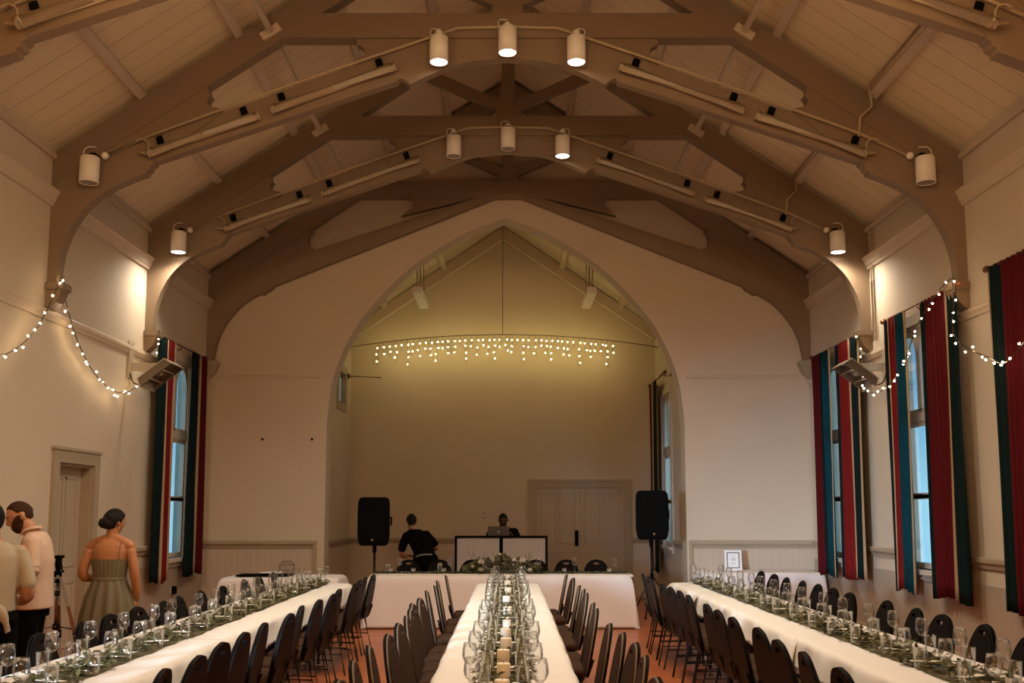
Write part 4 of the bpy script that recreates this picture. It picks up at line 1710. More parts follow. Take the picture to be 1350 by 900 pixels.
def make_card():
    bm = boxes(((-.085, -.028, 0), (.085, .028, .0012)))
    return tag(obj('menu_card', bm, M['paper']), 'x', 'menu card')


def make_knife():
    t = thing('table_knife', 'x', 'cutlery')
    bm = bmesh.new()
    tube(bm, [(0, -.11, .004), (0, -.10, .004), (0, -.02, .004), (0, -.015, .004)], [(.005, .002), (.0075, .003), (.006, .003), (.004, .002)], 8)
    obj('handle', bm, M['cutlery'], t, True)
    bm = bmesh.new()
    tube(bm, [(0, -.015, .004), (.001, .01, .004), (.003, .08, .004), (.0, .115, .004)], [(.004, .0008), (.009, .0008), (.010, .0008), (.002, .0006)], 8)
    obj('blade', bm, M['cutlery'], t, True)
    return t


wine, tumb, cndl, votv, cage, card, knife = [Copier(f) for f in (make_wine, make_tumbler, make_candle, make_votive, make_cage, make_card, make_knife)]


def garland(name, cx, y0, y1, w, z, n, label, seed, m=('leaf', 'leaf2'), axis='y', hgt=.05):
    """eucalyptus garland: winding stems with pairs of small oval leaves, one mesh"""
    rng = random.Random(seed)
    bm = bmesh.new()
    L = y1 - y0
    for k in range(4):
        pts = []
        ph = rng.uniform(0, 6)
        for i in range(int(L / .08) + 1):
            y = y0 + i * .08
            pts.append((cx + .28 * w * math.sin(y * (4 + k) + ph), min(y, y1), z + .010 + .008 * math.sin(y * 9 + ph)))
        tube(bm, pts, .0025, 4, mi=1)
    for i in range(n):
        y = rng.uniform(y0, y1)
        x = cx + max(-.5, min(.5, rng.gauss(0, .27))) * w
        a = rng.uniform(0, 2 * math.pi)
        l = rng.uniform(.022, .046)
        b = l * rng.uniform(.28, .42)
        tilt = rng.uniform(-.15, .85)
        zz = z + .008 + rng.random() ** 2 * hgt
        d = Vector((math.cos(a) * math.cos(tilt), math.sin(a) * math.cos(tilt), math.sin(tilt)))
        sd = Vector((-math.sin(a), math.cos(a), rng.uniform(-.4, .4))).normalized()
        p = Vector((x, y, zz))
        dn = Vector((0, 0, -.12 * l))
        v = [p - d * l, p - d * l * .3 + sd * b, p + d * l * .45 + sd * b * .8, p + d * l + dn * 3, p + d * l * .45 - sd * b * .8, p - d * l * .3 - sd * b]
        for q in v:
            q.z = max(q.z, z + .003)
        f = bm.faces.new([bm.verts.new(q) for q in v])
        f.material_index = 0 if rng.random() < .65 else 1
    if axis == 'x':
        for v in bm.verts:
            v.co = Vector((v.co.y, v.co.x, v.co.z))
    return tag(obj(name, bm, [M[m[0]], M[m[1]]]), label, 'garland')


rng = random.Random(21)
ncan = {'left': 0, 'centre': 0, 'right': 0}
for nm, tx, wl, fy in (('left', TX['left'], -1, 12.38), ('centre', 0.0, 0, 12.38), ('right', TX['right'], 1, 12.52)):
    rw = .30 if nm != 'centre' else .26
    o_ = tx - .0 if nm == 'centre' else tx + wl * .03
    bm = bmesh.new()
    ny = 90
    Lr = 8.7
    vs = []
    for i in range(ny + 1):
        y = fy - .08 - Lr * i / ny
        a_ = rng.uniform(-.012, .012)
        vs.append([bm.verts.new((o_ + u * rw / 2 + a_ + .008 * math.sin(y * 7 + u), y, TOPZ + .002 + .002 * math.sin(y * 31 + u * 9))) for u in (-1, -.5, 0, .5, 1)])
    for a_, b_ in zip(vs, vs[1:]):
        for i in range(4):
            bm.faces.new((a_[i], a_[i + 1], b_[i + 1], b_[i]))
    tag(obj('table_runner', bm, M['runner'], None, True), 'olive green gauze runner along the %s long table' % nm, 'table runner', 'green runners on the long tables')
    garland('eucalyptus_garland', o_, fy - 8.6, fy - .1, rw * 1.10, TOPZ + .003, 1500, 'green eucalyptus garland lying along the %s long table' % nm, 31 + int(tx * 10))
    seats = [fy - .30 - .50 * i for i in range(17)]
    for side, sg in (('left', -1), ('right', 1)):
        off = .155 if nm == 'centre' else .155
        for i, y in enumerate(seats):
            if y < 4.2:
                continue
            jx, jy = rng.uniform(-.02, .02), rng.uniform(-.04, .04)
            sdn = side if nm == 'centre' else ('wall side' if (sg == wl) else 'aisle side')
            sdl = (side + ' row') if nm == 'centre' else sdn
            wine((o_ + sg * off + jx, y + jy, TOPZ + .004), 'wine glass, %s of the %s table, %s from far end' % (sdl, nm, ORD[i]), 'wine glasses on the long tables')
            tumb((o_ + sg * (off - (.065 if nm == 'centre' else .02)) + jx * .5, y - .15 + jy * .7 + rng.uniform(-.02, .02), TOPZ + .004),
                 'water tumbler, %s of the %s table, %s from far end' % (sdl, nm, ORD[i]), 'water tumblers on the long tables')
    for i, y in enumerate(seats[::1]):
        if y < 4.2:
            continue
        if nm == 'centre':
            if i % 2 == 0 or i > 9:
                cndl((o_ + rng.uniform(-.015, .015), y + .1, TOPZ + .005), 'ivory pillar candle on the centre table, %s from the far end' % ORD[ncan[nm]], 'pillar candles on the centre table')
                ncan[nm] += 1
            card((o_ + rng.uniform(-.02, .02), y - .12, TOPZ + .034), 'cream menu card across the centre table, %s from far end' % ORD[i], 'menu cards across the centre runner', rng.uniform(-.06, .06))
        else:
            if i % 2 == 0:
                votv((o_ + rng.uniform(-.04, .04), y + .12, TOPZ + .005), 'votive candle in glass, middle of %s table, %s from far end' % (nm, ORD[ncan[nm]]), 'votive candles on the long tables')
                ncan[nm] += 1
            card((o_ - wl * .06 + rng.uniform(-.03, .03), y - .05, TOPZ + .034), 'cream menu card on the %s table, %s from far end' % (nm, ORD[i]), 'menu cards on the side tables', rng.uniform(-.5, .5))
    for i, y in enumerate(seats):
        if y < 4.2:
            continue
        for sg, sdn in ((-1, 'left'), (1, 'right')):
            xx = o_ + sg * (.05 if nm == 'centre' else .06) + rng.uniform(-.008, .008)
            knife((xx, y - .26, TOPZ + .036), 'steel table knife on the %s half of the %s runner, %s from far end' % (sdn, nm, ORD[i]) if False else
                  'table knife, %s half of the %s runner, %s from far end' % (sdn, nm, ORD[i]), 'table knives on the runners', R(90) + rng.uniform(-.3, .3))

cage((0.0, 7.25, TOPZ + .006), 'geometric wire candle holder standing in the middle of the centre table', 'wire candle holders')
cage((0.0, 11.75, TOPZ + .006), 'geometric wire candle holder at the far end of the centre table', 'wire candle holders')
cage((-2.98, 13.55, .741), 'wire candle holder on the small side table in the left far corner', 'wire candle holders')

# side table in the left far corner: dark tray, white platter
t = thing('serving_tray', 'flat black serving tray on the left corner side table', 'tray', (-3.28, 13.62, .741))
obj('base', bev(boxes(((-.34, -.16, 0), (.34, .16, .012))), .004), M['black'], t)
obj('rim', boxes(((-.36, -.18, .008), (.36, -.16, .026)), ((-.36, .16, .008), (.36, .18, .026)), ((-.36, -.16, .008), (-.34, .16, .026)), ((.34, -.16, .008), (.36, .16, .026))), M['black'], t)
bm = bmesh.new()
lathe(bm, [(0, .006), (.10, .008), (.17, .028), (.172, .030), (.16, .018), (.09, 0), (0, 0)], 28)
tag(obj('platter', bm, M['logo'], None, True, (-3.30, 13.98, .741)), 'white platter behind the black tray in the left far corner', 'platter')

# head table setting
Zh = .741
bm = bmesh.new()
for i in range(2):
    pass
garland('eucalyptus_garland', 14.24, -1.90, 1.70, .16, Zh, 900, 'thin green eucalyptus garland along the front of the head table', 91, axis='x', hgt=.02)
for i, x in enumerate((-1.56, -.84, .43, .95, 1.52)):
    wine((x, 14.42 + .02 * (i % 2), Zh), 'wine glass on the head table, %s from the left' % ORD[i], 'wine glasses on the head table')
for i, x in enumerate((-1.68, -1.36, -.92, .34, .80, 1.44)):
    votv((x, 14.40, Zh), 'votive candle on the head table, %s from the left' % ORD[i], 'votive candles on the head table')
for i, x in enumerate((-1.70, -.95, .36)):
    tumb((x - .04, 14.52, Zh), 'water tumbler on the head table, %s from the left' % ORD[i], 'tumblers on the head table')


def rose_mesh(bm, c, r, rng, mi):
    for L in range(3):
        n = 5
        for k in range(n):
            a = 2 * math.pi * (k + .5 * L) / n
            rr = r * (1 - .28 * L)
            pts = []
            for v in range(4):
                row = []
                for u in range(4):
                    aa = a + (u - 1.5) * .42
                    rad = rr * (.45 + .55 * (v / 3) ** .7) * (1 + .05 * (u % 2))
                    row.append(bm.verts.new((c[0] + rad * math.cos(aa), c[1] + rad * math.sin(aa) * .9, c[2] + r * (-.4 + 1.0 * v / 3) * (1 + .25 * L) - (.06 * r if v == 3 else 0))))
                pts.append(row)
            for v in range(3):
                for u in range(3):
                    bm.faces.new((pts[v][u], pts[v][u + 1], pts[v + 1][u + 1], pts[v + 1][u])).material_index = mi


def face_cam(bm, c):
    """turn a flower so that it opens towards the hall (-y) and a little up"""
    m = Matrix.Translation(c) @ Matrix.Rotation(R(62), 4, 'X') @ Matrix.Translation(-Vector(c))
    for v in bm.verts:
        v.co = m @ v.co


t = thing('flower_arrangement', 'greenery centrepiece with ivory roses on the middle of the head table', 'flowers', (-.10, 14.28, Zh))
rng = random.Random(8)
bm = bmesh.new()
for i in range(900):
    u = rng.uniform(-1, 1)
    x = u * .56
    top_ = .10 + .16 * math.exp(-((u) / .35) ** 2) + .09 * math.exp(-((abs(u) - .55) / .2) ** 2)
    z = .01 + rng.random() ** .8 * top_
    y = rng.gauss(0, .09)
    a, l = rng.uniform(0, 6.28), rng.uniform(.02, .05)
    el = rng.uniform(-.5, 1.2)
    d = Vector((math.cos(a) * math.cos(el), math.sin(a) * math.cos(el), math.sin(el)))
    sd = d.cross(Vector((rng.uniform(-1, 1), rng.uniform(-1, 1), rng.uniform(-1, 1)))).normalized()
    p = Vector((x, y, z))
    b = l * .34
    v = [p - d * l, p + sd * b, p + d * l, p - sd * b]
    for q in v:
        q.z = max(q.z, .004)
    bm.faces.new([bm.verts.new(q) for q in v]).material_index = 0 if rng.random() < .5 else 1
obj('foliage', bm, [M['leaf'], M['leaf2']], t)
bm = bmesh.new()
for i in range(26):
    x = rng.uniform(-.45, .45)
    tube(bm, smoothline([(x * .5, 0, .02), (x * .9, rng.uniform(-.05, .05), .14), (x * 1.1 + rng.uniform(-.05, .05), rng.uniform(-.08, .08), rng.uniform(.2, .34))], 4), .0022, 4)
obj('sprigs', bm, M['leaf2'], t)
for x, z, r in ((-.28, .16, .042), (-.285, .055, .040), (.30, .185, .044), (.40, .05, .032), (-.12, .20, .030), (-.02, .27, .022), (-.40, .10, .022), (.18, .19, .030)):
    b2 = bmesh.new()
    rose_mesh(b2, (x, -.17, z), r, rng, 0)
    face_cam(b2, (x, -.17, z))
    obj('rose', b2, M['rose'], t, True)
bm = boxes(((-.30, -.10, 0), (.30, .10, .03)))
obj('tray', bev(bm, .006), M['leaf2'], t)

t = thing('red_flowers', 'fuzzy red flowers at the near end of the right table', 'flowers', (2.58, 4.72, TOPZ + .004))
bm = bmesh.new()
lathe(bm, [(0, .006), (.030, .006), (.034, .07), (.036, .07), (.032, 0), (0, 0)], 14)
obj('vase', bm, M['glass'], t, True)
bm = bmesh.new()
rng = random.Random(6)
for i in range(700):
    a, e = rng.uniform(0, 6.28), rng.uniform(-.3, 1.4)
    r = rng.uniform(.05, .10)
    p = Vector((1.35 * r * math.cos(a) * math.cos(e), r * math.sin(a) * math.cos(e), .085 + .75 * r * math.sin(e)))
    d = Vector((math.cos(a) * math.cos(e), math.sin(a) * math.cos(e), math.sin(e)))
    sd = d.cross(Vector((rng.uniform(-1, 1), rng.uniform(-1, 1), 1))).normalized() * .008
    v = [p - d * .012, p + sd, p + d * .018, p - sd]
    bm.faces.new([bm.verts.new(q) for q in v])
obj('petals', bm, M['redflower'], t)
bm = bmesh.new()
for k in range(6):
    a = k * 1.05
    tube(bm, [(.01 * math.cos(a), .01 * math.sin(a), .012), (.05 * math.cos(a), .05 * math.sin(a), .10)], .0025, 5)
obj('stems', bm, M['leaf2'], t)


# ------------------------------------------------------------------ people
def skull(co):
    g = lambda x, w: math.exp(-(x / w) ** 2)
    x, y, z = co
    X, Y, Z = x * .074, y * .094, z * .115
    if z < .1:                               # jaw
        k = (.1 - z)
        X *= 1 - .26 * k
        if y > 0:
            Y *= 1 - .06 * k
        else:
            Y *= 1 - .30 * k
    if y < 0 and z > 0:
        Y *= 1.06
    if y > 0:
        Y += .026 * g(x, .17) * g(z + .22, .17) * (1 if z < .1 else .6)      # nose tip
        Y += .012 * g(x, .13) * g(z - .02, .2)                                # bridge
        Y -= .011 * (g(x - .36, .2) + g(x + .36, .2)) * g(z - .06, .13)       # eye sockets
        Y += .006 * g(z - .24, .10) * g(x, .55)                               # brow
        Y += .007 * g(x, .30) * g(z + .50, .07) + .006 * g(x, .28) * g(z + .60, .06)
        Y -= .005 * g(x, .3) * g(z + .41, .05)
        Y += .010 * g(x, .30) * g(z + .84, .14)                               # chin
    return Vector((X, Y, Z))


def beard_mesh(bm, c, rot, scale=1.0):
    """short full beard following the jaw, with moustache"""
    m = Matrix.Translation(c) @ rot
    tmp = bmesh.new()
    bmesh.ops.create_icosphere(tmp, subdivisions=4, radius=1.0)
    kill = []
    for v in tmp.verts:
        x, y, z = v.co
        lip = abs(x) < .26 and -.62 < z < -.44
        top = -.34 if abs(x) < .45 else -.34 + 1.1 * (abs(x) - .45)
        if y < -.12 or z > top or lip:
            kill.append(v)
    bmesh.ops.delete(tmp, geom=kill, context='VERTS')
    for v in tmp.verts:
        n = v.co.normalized()
        v.co = skull(v.co) + n * (.010 if n.z > -.5 else .020)
    geo = bmesh.ops.extrude_face_region(tmp, geom=tmp.faces[:])
    for e in geo['geom']:
        if isinstance(e, bmesh.types.BMVert):
            e.co *= .82
    mp = {v: bm.verts.new(m @ (v.co * scale)) for v in tmp.verts}
    for f in tmp.faces:
        bm.faces.new([mp[v] for v in f.verts])
    tmp.free()


def head_mesh(bm, c, rot, face=True, scale=1.0):
    """head with brow, eye sockets, nose, lips, chin and ears; local +y is the face direction"""
    m = Matrix.Translation(c) @ rot
    res = bmesh.ops.create_icosphere(bm, subdivisions=4, radius=1.0)
    for v in res['verts']:
        v.co = m @ (skull(v.co) * scale)
    for s in (-1, 1):
        e = bmesh.ops.create_icosphere(bm, subdivisions=2, radius=1.0)
        for v in e['verts']:
            x, y, z = v.co
            v.co = m @ (Vector((s * (.075 + .013 * x * s - .008 * y), -.006 + .021 * y, -.004 + .034 * z * (1 if z > 0 else .85))) * scale)


def hair_mesh(bm, c, rot, low_front=.42, low_back=-.5, thick=.013, scale=1.0, seed=0, side=-.02):
    """cap of hair following the skull, cut along a hairline"""
    m = Matrix.Translation(c) @ rot
    rng = random.Random(seed)
    tmp = bmesh.new()
    bmesh.ops.create_icosphere(tmp, subdivisions=4, radius=1.0)
    kill = []
    for v in tmp.verts:
        x, y, z = v.co
        t = max(0, min(1, (y + .55) / 1.1))
        line = low_back + (low_front - low_back) * t ** 1.3
        if abs(x) > .6 and y > -.25:
            line = max(line, side)
        if z < line:
            kill.append(v)
    bmesh.ops.delete(tmp, geom=kill, context='VERTS')
    for v in tmp.verts:
        x, y, z = v.co
        n = 1 + .05 * math.sin(x * 17 + 3 * seed) * math.sin(y * 13) * .6
        X, Y, Z = x * (.074 + thick * n), y * (.094 + thick * n) * (1.06 if y < 0 and z > 0 else 1), z * (.115 + thick * n)
        if z < .1 and y < 0:
            Y *= 1 - .22 * (.1 - z)
            X *= 1 - .18 * (.1 - z)
        v.co = Vector((X, Y, Z)) * scale
    geo = bmesh.ops.extrude_face_region(tmp, geom=tmp.faces[:])
    for e in geo['geom']:
        if isinstance(e, bmesh.types.BMVert):
            e.co *= .84
    mp = {}
    for v in tmp.verts:
        mp[v] = bm.verts.new(m @ v.co)
    for f in tmp.faces:
        bm.faces.new([mp[v] for v in f.verts])
    tmp.free()


def capsule(bm, pts, rad, seg=14):
    """limb: swept tapering tube with rounded ends"""
    pts = smoothline(pts, 4)
    n = len(rad)
    rr = []
    for i in range(len(pts)):
        t = i / (len(pts) - 1) * (n - 1)
        k = min(int(t), n - 2)
        f = t - k
        a, b = rad[k], rad[k + 1]
        if isinstance(a, tuple):
            rr.append((a[0] + (b[0] - a[0]) * f, a[1] + (b[1] - a[1]) * f))
        else:
            rr.append(a + (b - a) * f)
    tube(bm, pts, rr, seg)
    for p, r in ((pts[0], rr[0]), (pts[-1], rr[-1])):
        if not isinstance(r, tuple):
            ball(bm, p, r * .98, 2)


def loft(bm, secs, seg=24):
    """stack of elliptical sections (centre, rx, ry) with horizontal rings, capped"""
    rings = []
    for c, rx, ry in secs:
        rings.append([bm.verts.new((c[0] + rx * math.cos(2 * math.pi * k / seg), c[1] + ry * math.sin(2 * math.pi * k / seg), c[2])) for k in range(seg)])
    for a, b in zip(rings, rings[1:]):
        for k in range(seg):
            bm.faces.new((a[k], a[(k + 1) % seg], b[(k + 1) % seg], b[k]))
    bm.faces.new(rings[0][::-1])
    bm.faces.new(rings[-1])


def hand_mesh(bm, wrist, d, palm_n, thumb_dir, curl=.5, s=1.0):
    """palm, four unequal bent fingers and a thumb leaving the side of the palm"""
    d, pn = Vector(d).normalized(), Vector(palm_n).normalized()
    sd = Vector(thumb_dir)
    sd = (sd - d * sd.dot(d)).normalized()
    pn = (pn - d * pn.dot(d) - sd * pn.dot(sd)).normalized()
    w = Vector(wrist)
    # palm from overlapping rays so that it fuses into one flat block
    for k in range(5):
        o = sd * ((k - 2) * .015 * s)
        tube(bm, [w + o * .55, w + d * .045 * s + o, w + d * .088 * s + o * 1.05], [.013 * s, .0135 * s, .0115 * s], 8)
    for k, (L, off) in enumerate(((.068, .030), (.077, .010), (.071, -.011), (.056, -.030))):
        p = w + d * .084 * s + sd * off * s
        pts = [p]
        dd = d.copy()
        for q, fr in enumerate((.45, .32, .23)):
            ang = curl * (.55 + .45 * q)
            dd = (d * math.cos(ang) + pn * math.sin(ang)).normalized()
            p = p + dd * L * fr * s
            pts.append(p)
        tube(bm, pts, [.0092 * s, .0086 * s, .0080 * s, .0062 * s], 8)
        ball(bm, pts[-1], .0064 * s, 1)
    p = w + d * .022 * s + sd * .028 * s
    t1 = p + (d * .6 + sd * .65 + pn * .25).normalized() * .040 * s
    t2 = t1 + (d * .85 + sd * .25 + pn * .35).normalized() * .032 * s
    tube(bm, [p - sd * .01, p, t1, t2], [.014 * s, .0135 * s, .0105 * s, .0075 * s], 8)
    ball(bm, t2, .0078 * s, 1)


def rot_head(yaw, pitch, roll=0.0):
    return (Matrix.Rotation(yaw, 4, 'Z') @ Matrix.Rotation(pitch, 4, 'X') @ Matrix.Rotation(roll, 4, 'Y'))


def eyes(t, c, rot, skin='skin', scale=1.0, down=True):
    mm = Matrix.Translation(c) @ rot
    for s in (-1, 1):
        bm = bmesh.new()
        ball(bm, mm @ (Vector((s * .028, .0755, .004)) * scale), .0125 * scale, 2)
        obj('eyelid', bm, M[skin], t, True)
        bm = bmesh.new()
        tube(bm, [mm @ (Vector((s * x, y, z)) * scale) for x, y, z in ((.017, .084, .001), (.028, .0885, -.002), (.039, .083, .0))], [.0012, .0022, .0012], 6)
        obj('lashes', bm, M['black'], t, True)
        bm = bmesh.new()
        tube(bm, [mm @ (Vector((s * x, y, z)) * scale) for x, y, z in ((.012, .094, .026), (.028, .092, .031), (.046, .079, .026))], [.0028, .0034, .002], 6)
        obj('eyebrow', bm, M['hair'], t, True)


def legs_bm(hips, knees, ankles, r=(.088, .060, .046)):
    bm = bmesh.new()
    for h, k, a in zip(hips, knees, ankles):
        capsule(bm, [h, k, a], r)
    return bm


def shoe(t, ank, yaw, m='black'):
    bm = bmesh.new()
    r = Matrix.Translation((ank[0], ank[1], 0)) @ Matrix.Rotation(yaw, 4, 'Z')
    tube(bm, [r @ Vector(p) for p in ((0, -.055, .05), (0, .0, .052), (0, .09, .038), (0, .165, .028), (0, .195, .024))],
         [(.036, .046), (.042, .050), (.044, .036), (.038, .026), (.018, .016)], 12)
    for v in bm.verts:
        v.co.z = max(v.co.z, .004)
    obj('shoe', bm, M[m], t, True)


# woman in the sage dress: back to the camera, head turned to her right
def woman():
    t = thing('person', 'woman in a sage green dress seen from behind, dark hair in a low bun', 'person', (-3.53, 8.95, 0), R(4))
    hc = Vector((.01, .035, 1.515))
    hr = rot_head(R(-38), R(-4))
    bm = bmesh.new()
    head_mesh(bm, hc, hr, scale=.98)
    capsule(bm, [(0, -.005, 1.30), (.0, .0, 1.38), (.005, .015, 1.46)], [.062, .050, .052])
    loft(bm, [((0, .01, .90), .150, .11), ((0, .01, 1.0), .128, .098), ((0, .0, 1.08), .124, .094), ((0, -.005, 1.18), .148, .100), ((0, -.005, 1.26), .168, .094),
              ((0, -.005, 1.315), .165, .080), ((0, -.003, 1.35), .110, .062), ((0, 0, 1.37), .065, .052)])
    capsule(bm, [(-.155, -.004, 1.315), (-.08, -.004, 1.352), (0, 0, 1.372), (.08, -.004, 1.352), (.155, -.004, 1.315)], [.050, .046, .046, .046, .050])
    # right arm hanging, left arm bent in front
    capsule(bm, [(.165, -.005, 1.305), (.215, -.02, 1.10), (.232, .015, .93), (.225, .045, .835)], [.050, .044, .037, .026])
    hand_mesh(bm, (.225, .045, .845), (-.05, .12, -1), (-1, .1, 0), (0, 1, 0), .45, .95)
    capsule(bm, [(-.165, -.005, 1.305), (-.225, -.03, 1.10), (-.215, .0, 1.03)], [.050, .044, .040])
    capsule(bm, [(-.215, .0, 1.03), (-.14, .16, 1.02), (-.07, .24, 1.04)], [.040, .034, .026])
    hand_mesh(bm, (-.07, .24, 1.04), (.8, .4, .1), (0, -.3, -1), (0, .5, .5), .5, .95)
    for s in (-1, 1):
        capsule(bm, [(s * .085, .01, .92), (s * .085, .02, .48), (s * .085, .0, .07)], [.085, .055, .036])
        tube(bm, [(s * .085, -.03, .045), (s * .09, .06, .035), (s * .095, .15, .022)], [(.032, .034), (.038, .026), (.026, .016)], 10)
    fused('body', bm, M['skin2'], t, .007)
    eyes(t, hc, hr, 'skin2', .98)
    bm = bmesh.new()
    hair_mesh(bm, hc, hr, .40, -.55, .016, .98, 3)
    ball(bm, hc + Vector((-.035, -.125, -.005)), .058, 3, (1.15, .9, .85))
    ball(bm, hc + Vector((-.065, -.10, .012)), .040, 3, (1.0, .9, .8))
    ball(bm, hc + Vector((.0, -.10, .03)), .055, 3)
    fused('hair', bm, M['hair'], t, .007, 3)
    bm = bmesh.new()
    ball(bm, hc + hr @ Vector((.078, -.005, -.045)), .008, 2, (1, 1, 1.5))
    obj('earring', bm, M['chrome'], t, True)
    # bodice with a ruched top edge, belt, pleated skirt
    bm = bmesh.new()

    def tubeloft(secs, seg, ripple):
        rings = []
        for i, (c, rx, ry, rp) in enumerate(secs):
            rings.append([bm.verts.new((c[0] + (rx + rp * math.sin(ripple * 2 * math.pi * k / seg + i * .15)) * math.cos(2 * math.pi * k / seg),
                                        c[1] + (ry + rp * math.sin(ripple * 2 * math.pi * k / seg + i * .15)) * math.sin(2 * math.pi * k / seg), c[2])) for k in range(seg)])
        for a, b in zip(rings, rings[1:]):
            for k in range(seg):
                bm.faces.new((a[k], a[(k + 1) % seg], b[(k + 1) % seg], b[k]))
    tubeloft([((0, 0, 1.0), .137, .107, .002), ((0, 0, 1.05), .142, .108, .004), ((0, -.004, 1.12), .150, .112, .005), ((0, -.005, 1.17), .160, .112, .004), ((0, -.005, 1.195), .164, .111, .003)], 96, 26)
    dr = obj('dress', bm, M['dress'], t, True)
    bm = bmesh.new()
    tubeloft([((0, 0, 1.025), .140, .110, .001), ((0, 0, .97), .160, .128, .006), ((0, .01, .86), .205, .165, .010), ((0, .01, .70), .235, .19, .014), ((0, .01, .45), .265, .22, .018), ((0, .01, .18), .30, .25, .024)], 120, 13)
    obj('skirt', bm, M['dress'], dr, True)
    bm = bmesh.new()
    tubeloft([((0, 0, 1.005), .146, .116, 0), ((0, 0, 1.012), .149, .119, 0), ((0, 0, 1.03), .149, .119, 0), ((0, 0, 1.037), .144, .114, 0)], 48, 1)
    obj('belt', bm, M['dress'], dr, True)
    for s in (-1, 1):
        bm = bmesh.new()
        tube(bm, smoothline([(s * .105, -.100, 1.19), (s * .105, -.096, 1.28), (s * .112, -.055, 1.348), (s * .11, .0, 1.363), (s * .10, .06, 1.33), (s * .095, .098, 1.19)], 5), .0035, 6)
        obj('strap', bm, M['dress'], dr, True)
    return t


woman()


# bearded man in the pale pink shirt, facing left and looking down
def man():
    t = thing('person', 'bearded man in a pale pink short-sleeved shirt, looking down, facing left', 'person', (-3.73, 7.95, 0), R(104))
    hc = Vector((.0, .125, 1.575))
    hr = rot_head(R(16), R(-24))
    bm = bmesh.new()
    head_mesh(bm, hc, hr, scale=1.03)
    capsule(bm, [(0, -.01, 1.38), (.0, .035, 1.45), (.0, .095, 1.53)], [.072, .060, .060])
    loft(bm, [((0, .0, .90), .155, .115), ((0, .0, 1.05), .150, .115), ((0, -.005, 1.25), .175, .115), ((0, -.005, 1.36), .175, .095), ((0, -.005, 1.42), .120, .075), ((0, 0, 1.45), .070, .06)])
    # left arm (towards the camera side) bent forward, right arm forward
    capsule(bm, [(-.195, -.005, 1.375), (-.255, -.02, 1.12), (-.235, .02, 1.055)], [.060, .050, .046])
    capsule(bm, [(-.235, .02, 1.055), (-.17, .18, 1.05), (-.09, .30, 1.10)], [.047, .042, .028])
    hand_mesh(bm, (-.09, .30, 1.10), (.55, .75, .2), (.2, -.3, 1), (-.6, .5, .4), .6, 1.03)
    capsule(bm, [(.195, -.005, 1.375), (.25, .02, 1.12), (.19, .16, 1.05), (.07, .30, 1.08)], [.060, .050, .044, .028])
    hand_mesh(bm, (.07, .30, 1.08), (-.5, .8, .1), (0, -.3, 1), (.6, .5, .4), .6, 1.03)
    for s in (-1, 1):
        capsule(bm, [(s * .09, .0, .92), (s * .10, .02, .50), (s * .10, -.01, .08)], [.085, .058, .040])
    fused('body', bm, M['skin'], t, .007)
    eyes(t, hc, hr, 'skin', 1.03)
    bm = bmesh.new()
    hair_mesh(bm, hc, hr, .66, -.42, .006, 1.03, 5, .22)
    fused('hair', bm, M['hairb'], t, .006, 3)
    bm = bmesh.new()
    beard_mesh(bm, hc, hr, 1.03)
    fused('beard', bm, M['hairb'], t, .006, 3)
    # shirt: torso, open collar, short cuffed sleeves, loose tail
    bm = bmesh.new()
    loft(bm, [((0, .0, .86), .195, .150), ((0, .0, .95), .190, .145), ((0, .0, 1.08), .182, .138), ((0, -.005, 1.24), .196, .136), ((0, -.005, 1.36), .196, .112), ((0, -.005, 1.425), .135, .088), ((0, .005, 1.455), .082, .074)])
    capsule(bm, [(-.19, -.005, 1.37), (-.232, -.015, 1.24), (-.252, -.02, 1.165)], [.078, .074, .072])
    capsule(bm, [(.19, -.005, 1.37), (.232, .0, 1.24), (.25, .015, 1.165)], [.078, .074, .072])
    sh = fused('shirt', bm, M['shirtp'], t, .009, 5)
    for s in (-1, 1):
        bm = bmesh.new()
        y = -.02 if s < 0 else .015
        tube(bm, [(s * .246, y, 1.195), (s * .255, y - .002, 1.15)], [.080, .079], 20)
        obj('cuff', bm, M['shirtp'], sh, True)
    bm = bmesh.new()
    tube(bm, smoothline([(.03, .105, 1.435), (.062, .070, 1.470), (.062, .01, 1.488), (0, -.035, 1.492), (-.062, .01, 1.488), (-.062, .070, 1.470), (-.03, .105, 1.435)], 4), [(.007, .014)] * 25, 8)
    obj('collar', bm, M['shirtp'], sh, True)
    bm = legs_bm([(-.085, 0, .90), (.085, 0, .90)], [(-.10, .02, .50), (.10, .02, .50)], [(-.10, -.01, .06), (.10, -.01, .06)], (.098, .080, .066))
    loft(bm, [((0, 0, .80), .165, .125), ((0, 0, .97), .165, .122)])
    fused('trousers', bm, M['dark'], t, .010, 4)
    for s in (-1, 1):
        shoe(t, (s * .10, -.01), s * -.1)
    return t


man()


